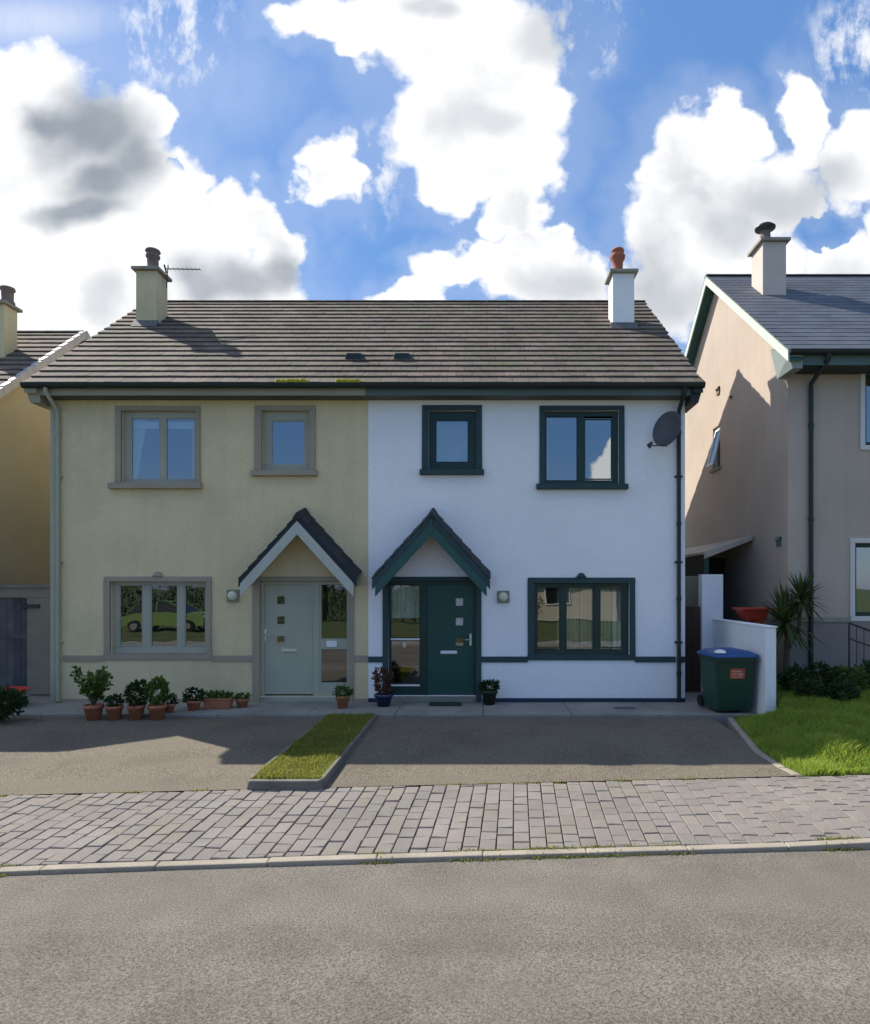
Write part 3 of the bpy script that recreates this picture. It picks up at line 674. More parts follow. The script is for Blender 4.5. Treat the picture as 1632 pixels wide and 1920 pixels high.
    rows = [[(xx, gy + gr * math.cos(a), gzz + gr * 1.25 * math.sin(a)) for a in prof] for xx in (xv + .02, xe + .1)]
    q.grid(rows); q.face(rows[0]); q.build('gutter', M['gutter'], root)
    px = X(1521, yw - .05); q = MB(); q.tube([(px + .04, 11.79, gzz - .07), (px + .04, 11.8, gzz - .17), (px, yw - .07, gzz - .45), (px, yw - .06, gzz - .55), (px, yw - .06, gz)], .042, 10)
    for z in (5.2, 3.4, 1.8): q.tube([(px, yw - .06, z), (px, yw - .06, z + .08)], .052, 10)
    q.build('downpipe', M['gutter'], root)
    k = (VP - 554) / FP; yb = (e[1] - s * e[0] - CZ) / (k - s)
    ca = (X(1431, yb), X(1475, yb), yb, yb + .62); zt = Z(446, yb)
    cw = mat('pale_chimney_render', (.56, .50, .45), .9, .05, 2, .05, 80, .3, 150)
    chimney(root, ca, rz(yb) - .4, zt, cw, M['caps'], M['potgrey'], (-.08, [(.13, 0), (.12, .05), (.115, .30), (.10, .32)]),
            cowl=[(.09, .30), (.09, .36), (.225, .37), (.23, .40), (.16, .46), (.05, .49)])
right_house()

# lean-to shelter against the gable of the right house
ln = empty('lean_to', (5.35, 14.0, .3), 'low lean-to shelter with pale sloping roof in the gap beside the pinkish house', 'shed')
zl, zr = Z(1039, 14.0), Z(1009, 14.0); xl, xr = X(1322, 14), 5.84
q = MB(); q.hexa([(xl, 14.0, zl), (xr, 14.0, zr), (xr, 19, zr), (xl, 19, zl), (xl, 14.0, zl + .05), (xr, 14.0, zr + .05), (xr, 19, zr + .05), (xl, 19, zl + .05)]); q.build('roof', M['poly'], ln)
q = MB(); q.box(xl + .02, xl + .06, 14.06, 19, .2, zl - .01); q.build('side_panel', M['woodpanel'], ln)
q = MB(); q.box(xl + .061, xr, 15.6, 15.65, .2, zl - .01); q.build('back_panel', M['woodpanel'], ln)
q = MB(); q.box(xl + .0, xl + .09, 14.0, 14.055, .2, zl - .002); q.build('post', M['tealbarge'], ln)
q = MB(); q.hexa([(xl - .02, 13.96, zl - .10), (xr - .01, 13.96, zr - .04), (xr - .01, 13.995, zr - .04), (xl - .02, 13.995, zl - .10), (xl - .02, 13.96, zl + .03), (xr - .01, 13.96, zr + .05), (xr - .01, 13.995, zr + .05), (xl - .02, 13.995, zl + .03)]); q.build('front_beam', M['poly'], ln)

# ================================================================== LEFT-HAND HOUSE
def left_house():
    yw, xw, xv, xe = 12.1, -10.22, -10.0, -17.5
    e = (11.75, 4.92); r = (16.2, 8.55); bk = (20.65, 4.92); s = (r[1] - e[1]) / (r[0] - e[0]); rz = lambda y: e[1] + s * (y - e[0])
    root = empty('detached_house', (-13.8, yw, -.3), 'ochre house with brown tiled roof cut off by the left edge of the photo', 'house')
    q = MB(); front_wall(q, xe, xw, -.3, rz(yw) - .4, yw, [(-13, -11.6, .4, 1.8), (-13, -11.6, 3.1, 4.3)])
    for x in (xw, xe): q.face([(x, yw, -.3), (x, yw, rz(yw) - .06), (x, r[0], r[1] - .06), (x, 20.3, rz(yw) - .06), (x, 20.3, -.3)])
    q.face([(xe, 20.3, -.3), (xw, 20.3, -.3), (xw, 20.3, 4.9), (xe, 20.3, 4.9)]); q.build('wall', M['ochre'], root)
    for z0, z1 in ((.4, 1.8), (3.1, 4.3)):
        window(root, (-13.1, -11.5, z0 - .1, z1 + .1), (-13, -11.6, z0, z1), [(-12.94, -12.33, z0 + .06, z1 - .06), (-12.27, -11.66, z0 + .06, z1 - .06)], yw, M['taupeframe'], M['taupe'], M['glass'])
    rg = random.Random(31); q = MB(); tile_slope(q, xe - .2, xv, e, r, .285, .30, .040, rg, .15); ro = q.build('roof', M['tile'], root)
    q = MB(); slab_slope(q, xe - .18, xv - .02, (e[0] + .03, e[1]), r, .07); slab_slope(q, xe - .18, xv - .02, bk, r, .07); q.build('roof_deck', M['underlay'], ro)
    q = MB(); tile_slope(q, xe - .2, xv, bk, r, .6, .66, .034, rg); q.build('rear_slope', M['tile'], ro)
    q = MB(); ridge_caps(q, xe - .2, xv, r[0], r[1], .12, rg, h=.035); q.build('ridge_tiles', M['ridge'], ro)
    # pale dry-verge units stepping up the gable edge
    q = MB(); L = math.hypot(r[0] - e[0], r[1] - e[1]); n = 19
    for ea in (e, bk):
        for k in range(n):
            f0, f1 = k / n, (k + .97) / n
            P = lambda f, h: (ea[0] + (r[0] - ea[0]) * f, ea[1] + (r[1] - ea[1]) * f + h)
            a, b, c, d = P(f0, -.15), P(f1, -.15), P(f1, .05), P(f0, .075)
            q.hexa([(xv - .05, a[0], a[1]), (xv + .04, a[0], a[1]), (xv + .04, b[0], b[1]), (xv - .05, b[0], b[1]), (xv - .05, d[0], d[1]), (xv + .04, d[0], d[1]), (xv + .04, c[0], c[1]), (xv - .05, c[0], c[1])])
    q.build('dry_verge', mat('pale_grey_verge', (.42, .42, .43), .5, .1, 5), root)
    q = MB()
    for ea in (e, bk):
        q.hexa([(xw + .003, ea[0], ea[1] - .2), (xv - .06, ea[0], ea[1] - .2), (xv - .06, r[0], r[1] - .2), (xw + .003, r[0], r[1] - .2), (xw + .003, ea[0], ea[1] - .09), (xv - .06, ea[0], ea[1] - .09), (xv - .06, r[0], r[1] - .09), (xw + .003, r[0], r[1] - .09)])
    q.build('verge_soffit', M['gutter'], root)
    k = (VP - 672) / FP; yb = (e[1] - s * e[0] - CZ) / (k - s); xr = X(8, yb)
    chimney(root, (xr - .5, xr, yb, yb + .42), rz(yb) - .4, Z(563, yb), M['cream'], M['caps'], M['potgrey'], (.17, [(.15, 0), (.15, .05), (.12, .1), (.125, .3), (.16, .33), (.15, .38), (.08, .4)]))
    q = MB(); prof = [R(180 + a) for a in range(0, 181, 18)]
    rows = [[(xx, 11.735 + .068 * math.cos(a), e[1] + .085 * math.sin(a)) for a in prof] for xx in (xe, xv)]
    q.grid(rows); q.build('gutter', M['gutter'], root)
left_house()

# ================================================================== SIDE WALLS AND GATES
def board_gate(root, x0, x1, y, z0, z1, m, n, rg):
    q = MB(); w = (x1 - x0) / n
    for k in range(n): q.box(x0 + k * w + .004, x0 + (k + 1) * w - .004, y, y + .022, z0 + rg.uniform(0, .01), z1 + rg.uniform(-.006, .006), rg.uniform(.75, 1.25))
    q.build('boards', m, root, bevel=.003)
    q = MB()
    for z in (z0 + .25, (z0 + z1) / 2, z1 - .25): q.box(x0 + .02, x1 - .02, y + .023, y + .06, z - .05, z + .05)
    q.build('ledges', m, root)
rg = random.Random(9)
yl = 13.0
g = empty('garden_gate', (X(20, yl), yl, 0), 'weathered grey boarded side gate left of the cream house', 'gate')
board_gate(g, X(-95, yl), X(53, yl), yl, .03, Z(1121, yl), M['timbergrey'], 11, rg)
q = MB(); q.box(X(-95, yl), X(52, yl), yl - .02, yl - .001, Z(1197, yl), Z(1190, yl)); q.build('cross_rail', M['timbergrey'], g)
q = MB(); q.box(X(47, yl), X(80, yl), yl - .115, yl - .085, Z(1140, yl), Z(1133, yl)); q.box(X(47, yl), X(51, yl), yl - .09, yl, Z(1141, yl), Z(1132, yl)); q.build('latch', M['darkmetal'], g)
w = empty('garden_wall', (X(78, yl), yl, 0), 'tan rendered wall with pale coping joining the cream house and the grey gate', 'wall')
q = MB(); q.box(X(56, yl), X(100, yl) + .3, yl - .08, yl + .14, 0, Z(1121, yl)); q.box(X(-95, yl), X(100, yl) + .3, yl - .08, yl + .14, Z(1121, yl) + .012, Z(1102, yl)); q.build('wall_body', M['block'], w)
q = MB(); q.box(X(-95, yl), X(100, yl) + .3, yl - .12, yl + .18, Z(1102, yl), Z(1098, yl) + .01); q.build('coping', M['concrete'], w, bevel=.006)
# right side
yr = 13.2
g = empty('garden_gate', (X(1300, yr), yr, 0), 'dark brown boarded side gate between the white house and the white wall', 'gate')
board_gate(g, XR + .015, X(1314, yr), yr, .02, Z(1137, yr), M['timberbrown'], 4, rg)
w = empty('garden_wall', (X(1300, 14.2), 14.2, 0), 'tan block wall seen above the dark brown side gate', 'wall')
q = MB(); q.box(XR + .02, X(1330, 14.2), 14.2, 14.35, 0, Z(1080, 14.2)); q.build('wall_body', M['block'], w)
w = empty('boundary_wall', (4.85, 12, 0), 'white painted boundary wall stepping down behind the green wheelie bin', 'wall')
wx0, wx1 = 4.70, 4.90
q = MB()
q.box(X(1316, yr), X(1356, yr), yr - .02, yr + .2, 0, Z(1077, yr))
q.box(wx0, wx1 - .02, 10.75, yr - .021, -.1, Z(1163, yr))
q.build('wall_body', M['white'], w, bevel=.008)
q = MB(); q.box(wx0 - .012, wx1 - .008, 10.735, yr - .021, Z(1163, yr) + .001, Z(1163, yr) + .03); q.build('coping', M['white'], w, bevel=.006)

# ================================================================== SMALL FITTINGS
def wall_light(u, v, label):
    t = empty('wall_light', (X(u), YF, Z(v) - .11), label, 'wall light', 'square bulkhead lights beside the front doors')
    s = .115; q = MB(); q.box(X(u) - s, X(u) + s, YF - .055, YF + .0, Z(v) - s, Z(v) + s); q.build('housing', M['lampbody'], t, bevel=.015)
    q = MB(); n = 14
    rows = [[(X(u) + r * math.cos(2 * math.pi * j / n) * 1.0, YF - y, Z(v) + r * math.sin(2 * math.pi * j / n)) for j in range(n)] for r, y in ((.085, .05), (.085, .07), (.07, .09), (.04, .10), (.003, .103))]
    q.grid(rows, 1, True, True); q.build('diffuser', M['lamp'], t)
wall_light(438, 1117, 'square bulkhead light on the cream wall left of the sage door')
wall_light(944, 1119, 'square bulkhead light on the white wall right of the teal door')

def dish():
    c = Vector((X(1254, 11.72), 11.72, Z(806, 11.72))); t = empty('satellite_dish', (c.x + .1, YF, c.z), 'dark grey satellite dish on the white wall by the downpipe', 'satellite dish')
    nrm = Vector((-.74, -.62, .22)).normalized(); a = nrm.cross(Vector((0, 0, 1))).normalized(); b = a.cross(nrm).normalized()
    q = MB(); rows = []; n = 32
    for r in (0.004, .1, .18, .25, .30, .33, .337):
        d = (r / .33) ** 2 * .065 + (.0 if r < .332 else -.006)
        rows.append([c + a * math.cos(2 * math.pi * j / n) * r * .88 + b * math.sin(2 * math.pi * j / n) * r + nrm * d for j in range(n)])
    q.grid(rows, 1, True, True); q.grid([[p - nrm * .012 for p in r] for r in rows], 1, True, True); q.grid([rows[-1], [p - nrm * .012 for p in rows[-1]]], 1, True, True)
    q.build('reflector', M['dish'], t)
    lnb = Vector((X(1219, 11.42), 11.42, Z(833, 11.42)))
    q = MB(); q.tube([c - b * .31 - nrm * .01, c - b * .33 + nrm * .1, lnb - Vector((0, 0, .03))], .012, 8); q.build('feed_arm', M['dish'], t)
    q = MB(); q.tube([lnb + (lnb - c).normalized() * .05, lnb - (lnb - c).normalized() * .06], .030, 10); q.tube([lnb, lnb + Vector((0, 0, -.07))], .022, 8); q.build('receiver', M['darkmetal'], t)
    q = MB(); q.tube([c - nrm * .02, c - nrm * .12, (c.x + .1, YF - .08, c.z - .02), (c.x + .1, YF - .0, c.z - .02)], .02, 8); q.box(c.x + .03, c.x + .17, YF - .012, YF, c.z - .12, c.z + .08); q.build('bracket', M['darkmetal'], t)
dish()
def aerial():
    y = on_roof(611) + .3; x0 = X(294, y - .3) + .02; zz = Z(503, y)
    t = empty('television_aerial', (x0 + .06, y, zz), 'thin television aerial fixed behind the cream chimney', 'aerial')
    q = MB(); q.tube([(x0 + .05, y, zz - .45), (x0 + .09, y, zz + .08)], .012, 6); q.build('mast', M['darkmetal'], t)
    q = MB(); ax0, ax1 = Vector((x0 + .02, y, zz - .01)), Vector((x0 + .72, y + .25, zz + .10)); q.tube([ax0, ax1], .012, 6)
    for k in range(9):
        p = ax0.lerp(ax1, k / 8); q.tube([p + Vector((.02, -.10, -.005)), p + Vector((-.02, .10, .005))], .004, 5)
    q.tube([ax0 + Vector((-.02, 0, .09)), ax0 + Vector((.03, 0, -.09))], .02, 6)
    q.build('boom', M['darkmetal'], t)
aerial()

# ================================================================== BIN
def wheelie():
    zb = .02; yb = Yg(1338, zb); x0, x1 = X(1330, yb), X(1412, yb); cx = (x0 + x1) / 2 + .10; H = 1.02; t = empty('wheelie_bin', (cx, yb + .35, zb), 'green wheelie bin with blue lid and orange sticker by the boundary wall', 'bin')
    rot = R(5); hw, dp = .355, .72
    def P(x, y, z):
        dx, dy = x, y; return (cx + dx * math.cos(rot) - dy * math.sin(rot), yb + dx * math.sin(rot) + dy * math.cos(rot) + .02, zb + z)
    q = MB(); k = .82; lv = [(.03, k, .03), (.10, k * 1.01, .02), (H * .55, .92, .005), (H * .86, .985, .0), (H * .865, 1.03, -.02), (H * .93, 1.035, -.02)]
    rows = []
    for z, s, yo in lv:
        w = hw * s; d = dp * s; r = .05
        row = []
        for (sx, sy, a0) in ((1, 1, 0), (-1, 1, 90), (-1, -1, 180), (1, -1, 270)):
            for a in (0, 30, 60, 90):
                A = R(a0 + a); row.append(P(sx * (w - r) + r * math.cos(A), dp / 2 + yo + sy * (d / 2 - r) + r * math.sin(A), z))
        rows.append(row)
    q.grid(rows, 1, False, True); q.face(rows[0]); b = q.build('bin_body', M['binbody'], t)
    q = MB(); rows = []
    for z, s in ((H * .925, 1.10), (H * .955, 1.11), (H * .97, 1.08), (H * 1.02, .80), (H * 1.045, .45), (H * 1.05, .02)):
        w = hw * s; d = dp * s * 1.03; r = .06 * s; row = []
        for (sx, sy, a0) in ((1, 1, 0), (-1, 1, 90), (-1, -1, 180), (1, -1, 270)):
            for a in (0, 30, 60, 90):
                A = R(a0 + a); row.append(P(sx * (w - r) + r * math.cos(A), dp / 2 - .02 + sy * (d / 2 - r) + r * math.sin(A), z))
        rows.append(row)
    q.grid(rows, 1, True, True); lid = q.build('lid', M['binlid'], t)
    q = MB(); rr = [P(-.34 + .0, -.04, H * .99), P(-.20, -.04, H * 1.0)]
    q.lathe(P(-.26, .05, H * 1.0), [(.10, 0), (.09, .03), (.05, .05), (.01, .055)], 12); q.build('lid_tag', M['whiteplastic'], lid)
    for sx in (-1, 1):
        q = MB(); c = P(sx * .30, dp - .02, .11)
        for s2 in (0, 1):
            pass
        q.tube([P(sx * .27, dp + .0, .10), P(sx * .335, dp + .0, .10)], .10, 16); q.build('wheel', M['rubber'], t)
    q = MB(); q.tube([P(-.30, dp + .02, H * .93), P(-.30, dp + .09, H * .95), P(.30, dp + .09, H * .95), P(.30, dp + .02, H * .93)], .018, 8); q.build('handle', M['binbody'], t)
    fz = lambda z: dp / 2 - dp * (.985 if z > .6 else .92) / 2
    q = MB(); ya = .00
    def F(x, z, o): 
        s = .92 + (.985 - .92) * (z - .55) / .31; return P(x, dp / 2 - dp * s / 2 - o, z)
    q.hexa([F(-.10, .58, .001), F(.16, .58, .001), F(.16, .58, -.02), F(-.10, .58, -.02), F(-.10, .75, .004), F(.16, .75, .004), F(.16, .75, -.02), F(-.10, .75, -.02)]); q.build('sticker', M['sticker'], b)
    q = MB()
    for (a, b2, c, d) in ((-.07, .10, .69, .715), (-.07, .03, .645, .665), (.05, .13, .635, .672), (-.07, .12, .60, .615)):
        q.hexa([F(a, c, .004), F(b2, c, .004), F(b2, c, -.01), F(a, c, -.01), F(a, d, .0075), F(b2, d, .0075), F(b2, d, -.01), F(a, d, -.01)])
    q.build('sticker_print', M['stickerpale'], b)
wheelie()

# ================================================================== PLANTS IN POTS
def leaves(mb, c, rad, n, size, rg, shape='ball', up=.3, var=.45):
    c = Vector(c)
    for _ in range(n):
        while True:
            p = Vector((rg.uniform(-1, 1), rg.uniform(-1, 1), rg.uniform(-1, 1)))
            if p.length < 1 and p.length > rg.random() * .8: break
        lump = .75 + .45 * noise.noise(p * 1.7 + c)
        p = Vector((p.x * rad[0], p.y * rad[1], p.z * rad[2])) * lump + c
        d = (p - c).normalized() + Vector((rg.uniform(-.6, .6), rg.uniform(-.6, .6), up + rg.uniform(-.4, .5))); d.normalize()
        s = d.cross(Vector((rg.uniform(-1, 1), rg.uniform(-1, 1), rg.uniform(-1, 1)))).normalized()
        L = size * rg.uniform(.6, 1.3); w = L * rg.uniform(.22, .38); t = 1 + rg.uniform(-var, var); nn = d.cross(s) * L * .12
        mb.face([p, p + d * L * .5 + s * w + nn, p + d * L, p + d * L * .5 - s * w + nn], (t * rg.uniform(.9, 1.15), t, t * rg.uniform(.7, 1.1)))
def blades(mb, c, n, L, w, rg, spread=.9, var=.35, upmin=.1):
    for _ in range(n):
        a = rg.uniform(0, 2 * math.pi); el = rg.uniform(upmin, 1.45); d = Vector((math.cos(a) * math.cos(el), math.sin(a) * math.cos(el), math.sin(el)))
        s = d.cross(Vector((0, 0, 1))).normalized() * w * rg.uniform(.7, 1.2); l = L * rg.uniform(.7, 1.15); t = 1 + rg.uniform(-var, var)
        p = Vector(c); m = p + d * l * .55; e = p + d * l + Vector((0, 0, -l * .16 * math.cos(el)))
        mb.face([p - s * .6, p + s * .6, m + s, m - s], t); mb.face([m - s, m + s, e], t)
def pot(u, v, r, h, label, pm=None, plant=None, y=None, z=0.0, group='potted plants along the front of the houses', name='potted_plant'):
    yb = Yg(v, z) if y is None else y; x = X(u, yb)
    t = empty(name, (x, yb + r, z), label, 'potted plant', group)
    q = MB(); q.lathe((x, yb + r, z), [(.001, 0), (r * .66, 0), (r * .9, h * .76), (r * 1.0, h * .765), (r * 1.02, h), (r * .9, h), (r * .86, h * .9)], 20); q.build('pot', pm or M['terracotta'], t)
    if plant: plant(t, Vector((x, yb + r, z + h * .9)), random.Random(int(u)))
    return t
def bush(rad, n, size, m, stem=.0, extra=None):
    def f(t, c, rg):
        q = MB(); leaves(q, c + Vector((0, 0, stem + rad[2] * .75)), rad, n, size, rg); q.build('foliage', M[m], t)
        q = MB()
        for k in range(5): q.tube([c + Vector((rg.uniform(-.03, .03), rg.uniform(-.03, .03), -.02)), c + Vector((rg.uniform(-.5, .5) * rad[0], rg.uniform(-.5, .5) * rad[1], stem + rad[2] * .9))], .008, 5, r1=.003)
        q.build('stem', M['bark'], t)
        if extra: extra(t, c, rg)
    return f
def upright(n, L, m):                    # several upright leafy shoots
    def f(t, c, rg):
        q = MB(); s = MB()
        for k in range(n):
            a = rg.uniform(0, 6.28); d = Vector((math.cos(a) * rg.uniform(.1, .75), math.sin(a) * rg.uniform(.1, .6), 1)).normalized() * L * rg.uniform(.65, 1.1)
            s.tube([c, c + d * .5, c + d], .006, 5, r1=.002)
            for j in range(16):
                p = c + d * rg.uniform(.25, 1.02); leaves(q, p, (.03, .03, .03), 2, .085, rg, up=.7)
        q.build('foliage', M[m], t); s.build('stem', M['bark'], t)
    return f
def white_flowers(t, c, rg):
    for k in range(14):
        q = MB(); p = c + Vector((rg.uniform(-.13, .13), rg.uniform(-.12, .05), rg.uniform(.10, .2))); q.lathe(p, [(.018, 0), (.02, .008), (.004, .014)], 6); q.build('flower', M['flower'], t)
pot(165, 1353, .155, .25, 'tall bright green leafy plant in a terracotta pot, leftmost and largest of the row', z=-.046, plant=upright(20, .62, 'leaf'))
pot(206, 1352, .135, .23, 'low dark green plant in a pinkish terracotta pot, second from left', z=-.046, plant=bush((.14, .14, .12), 160, .07, 'leafdark'))
pot(247, 1352, .14, .24, 'rounded dark green shrub in a terracotta pot, third from left', z=-.046, plant=bush((.19, .18, .26), 420, .075, 'leafdark'))
pot(286, 1352, .145, .24, 'broad leaved green plant with leafy head in a terracotta pot, fourth from left', z=-.046, plant=bush((.17, .16, .20), 240, .10, 'leaf', .10))
pot(357, 1334, .13, .17, 'white flowering plant in a small terracotta pot under the cream house window', plant=bush((.20, .16, .13), 260, .07, 'leafdark', 0, white_flowers))
pot(312, 1338, .10, .15, 'small dark green plant in a small pot just right of the four pots', plant=bush((.13, .1, .1), 140, .06, 'leafdark'))
pot(450, 1328, .12, .15, 'small round terracotta pot of low greenery left of the sage door', plant=bush((.14, .1, .06), 120, .06, 'leaf'))
pot(640, 1330, .125, .22, 'terracotta pot of trailing greenery right of the sage door sidelight', plant=bush((.19, .14, .10), 200, .07, 'leaf'))
pot(717, 1327, .17, .22, 'reddish leaved shrub in a dark blue glazed pot left of the teal door', M['bluepot'], bush((.20, .16, .30), 330, .075, 'leafred'))
pot(918, 1322, .15, .26, 'dark green leafy plant in a dark pot right of the teal door', M['blackpot'], bush((.20, .15, .11), 260, .08, 'leafdark'), y=11.70)
# trough
yt = Yg(1330); t = empty('planter_trough', (X(405, yt), yt + .1, 0), 'long terracotta trough of low greenery under the cream house window', 'planter', 'potted plants along the front of the houses')
q = MB(); a, b = X(380, yt), X(431, yt); q.hexa([(a + .02, yt + .02, 0), (b - .02, yt + .02, 0), (b - .02, yt + .16, 0), (a + .02, yt + .16, 0), (a, yt, .16), (b, yt, .16), (b, yt + .18, .16), (a, yt + .18, .16)]); q.box(a - .012, b + .012, yt - .012, yt + .192, .161, .185); q.build('trough', M['terracotta'], t, bevel=.006)
q = MB()
for k in range(6): leaves(q, (a + .04 + (b - a - .08) * k / 5, yt + .09, .22), (.08, .09, .07), 60, .06, rng)
q.build('foliage', M['leaf'], t)
# far left: dark shrub and a red plastic basin by the gate
t = empty('shrub', (X(2, 10.4), 10.5, -.05), 'low dark green shrub at the left edge in front of the grey gate', 'shrub')
q = MB(); leaves(q, (X(-4, 10.4), 10.5, .26), (.34, .3, .30), 700, .085, rng); q.build('foliage', M['leafdark'], t)
q = MB()
for k in range(7): q.tube([(X(-4, 10.4), 10.5, -.08), (X(-4, 10.4) + rng.uniform(-.2, .2), 10.5 + rng.uniform(-.2, .2), .4)], .012, 5, r1=.004)
q.build('stem', M['bark'], t)
yb = 11.6; q = MB(); c = (X(8, yb), yb, 0.16)
q.lathe(c, [(.001, 0), (.22, 0), (.34, .12), (.385, .125), (.39, .15), (.36, .15), (.24, .03), (.001, .025)], 26)
o = q.build('plastic_basin', M['red'], None, (c[0], c[1], c[2])); tag(o, 'red plastic basin standing on a dark crate by the grey gate', 'basin')
t = empty('plastic_crate', (c[0], c[1], -.04), 'dark plastic crate under the red basin by the grey gate', 'crate')
q = MB(); ring(q, (c[0] - .28, c[0] + .28, -.04, .16), (c[0] - .22, c[0] + .22, .02, .11), yb - .2, yb - .18); ring(q, (c[0] - .28, c[0] + .28, -.04, .16), (c[0] - .22, c[0] + .22, .02, .11), yb + .18, yb + .2)
q.box(c[0] - .28, c[0] - .26, yb - .18, yb + .18, -.04, .16); q.box(c[0] + .26, c[0] + .28, yb - .18, yb + .18, -.04, .16); q.box(c[0] - .26, c[0] + .26, yb - .18, yb + .18, -.04, -.02); q.build('crate_sides', M['blackpot'], t)
# doormat at the teal door
q = MB(); q.box(X(805, 11.8), X(866, 11.8), 11.68, 11.98, .004, .022); o = q.build('doormat', mat('dark_green_mat', (.02, .045, .035), .95, .2, 20, .3, 90, .8, 90, .01), None, (X(835, 11.8), 11.8, .004), bevel=.004); tag(o, 'dark green doormat in front of the teal door', 'doormat')

# right side: yucca, red tub, shrubs, stones, railing
def lawn_l(y):                             # left edge of the lawn beside the driveway
    if y < 8.75: return 3.70 + (8.75 - y) * .0 + max(0, 8.0 - y) * .15
    return 3.70 + (y - 8.75) * .2
def sm_(t): t = max(0, min(1, t)); return t * t * (3 - 2 * t)
def GX(x, y):                              # right-hand lawn: a small bank up from the pavement and driveway
    fb = sm_((y - (7.40 + .078 * x)) / .55); sx = sm_((x - lawn_l(y)) / .9); back = 1 - sm_((y - 10.2) / .6) * (1 - sm_((x - 4.75) / .2))
    return -.125 + .075 * min(1, (y - 7.4) / 3.3) + (.16 * fb * sx + .30 * sm_((y - 8.3) / 4.4) * sm_((x - 4.1) / 1.2)) * back + .012 * noise.noise(Vector((x * 1.3, y * 1.3, 0)))
yy = 11.95; xx = X(1476, yy); t = empty('yucca', (xx, yy, .25), 'spiky cordyline palm beside the downpipe of the pinkish house', 'plant')
q = MB(); q.tube([(xx - .03, yy, .2), (xx, yy, .9), (xx + .02, yy, 1.5)], .06, 9, r1=.045); q.tube([(xx, yy, .95), (xx + .22, yy, 1.35), (xx + .26, yy, 1.85)], .035, 8); q.build('trunk', M['bark'], t)
q = MB(); blades(q, (xx - .02, yy, 1.5), 210, .78, .022, rng, upmin=-.8); blades(q, (xx + .28, yy, 1.9), 150, .62, .020, rng, upmin=-.7); q.build('crown', M['yucca'], t)
yy = 12.7; xx = X(1412, yy); t = empty('planter_table', (xx, yy, .2), 'boxy red plastic tub on a pedestal behind the white wall', 'planter')
q = MB(); q.hexa([(xx - .04, yy - .12, .2), (xx + .22, yy - .12, .2), (xx + .22, yy + .14, .2), (xx - .04, yy + .14, .2), (xx + .0, yy - .09, 1.5), (xx + .18, yy - .09, 1.5), (xx + .18, yy + .11, 1.5), (xx + .0, yy + .11, 1.5)]); q.build('pedestal', M['red'], t, bevel=.02)
q = MB(); q.hexa([(xx - .16, yy - .15, 1.50), (xx + .2, yy - .15, 1.50), (xx + .2, yy + .18, 1.50), (xx - .16, yy + .18, 1.50), (xx - .28, yy - .22, 1.705), (xx + .24, yy - .22, 1.705), (xx + .24, yy + .24, 1.705), (xx - .28, yy + .24, 1.705)])
q.box(xx - .31, xx + .34, yy - .25, yy + .27, 1.706, 1.75); q.build('tub', M['red'], t, bevel=.015)
shr = [(1492, 11.2, .38, .30, .30), (1540, 11.35, .42, .34, .33), (1590, 11.25, .45, .36, .30), (1648, 11.4, .5, .36, .34), (1520, 10.75, .30, .25, .20), (1580, 10.6, .34, .26, .2)]
lab = ['dark shrub against the end of the white boundary wall', 'dense dark shrub under the downpipe of the pinkish house', 'broad dark shrub in the bed in front of the pinkish house', 'dark shrub cut by the right edge below the railing', 'small low shrub at the front of the bed by the white wall', 'low mound of greenery at the front of the bed right of the wall']
for (u, y, rx, ry, rz_), lb in zip(shr, lab):
    rx, ry, rz_ = rx * .88, ry * .88, rz_ * .85
    x = X(u, y); zb = GX(x, y); t = empty('shrub', (x, y, zb), lb, 'shrub', 'shrubs in the bed before the pinkish house')
    q = MB(); leaves(q, (x, y, zb + rz_ * .8), (rx, ry, rz_), int(1500 * rx), .085, rng); q.build('foliage', M['leafdark' if u % 3 else 'leaf'], t)
    q = MB()
    for k in range(8): q.tube([(x, y, zb - .05), (x + rng.uniform(-.6, .6) * rx, y + rng.uniform(-.6, .6) * ry, zb + rz_ * 1.2)], .012, 5, r1=.004)
    q.build('stem', M['bark'], t)
yy = 11.75; t = empty('handrail', (X(1620, yy), yy, .4), 'dark metal handrail beside the steps of the pinkish house', 'railing')
q = MB(); xa, xb = X(1593, yy), X(1690, yy); z0 = Z(1168, yy)
q.tube([(xa, yy, .35), (xa, yy, z0)], .018, 8); q.build('post', M['darkmetal'], t)
q = MB(); q.tube([(xb, yy, .35), (xb, yy, z0 - .35)], .018, 8); q.build('post', M['darkmetal'], t)
q = MB(); q.tube([(xa, yy, z0), (xb, yy, z0 - .35)], .02, 8); q.tube([(xa, yy, z0 - .28), (xb, yy, z0 - .63)], .014, 8); q.build('rail', M['darkmetal'], t)
q = MB()
for k in range(1, 7): f = k / 7; q.tube([(xa + (xb - xa) * f, yy, z0 - .35 * f - .63 * (1 - f) * .9 - .2), (xa + (xb - xa) * f, yy, z0 - .35 * f)], .008, 6)
q.build('bars', M['darkmetal'], t)

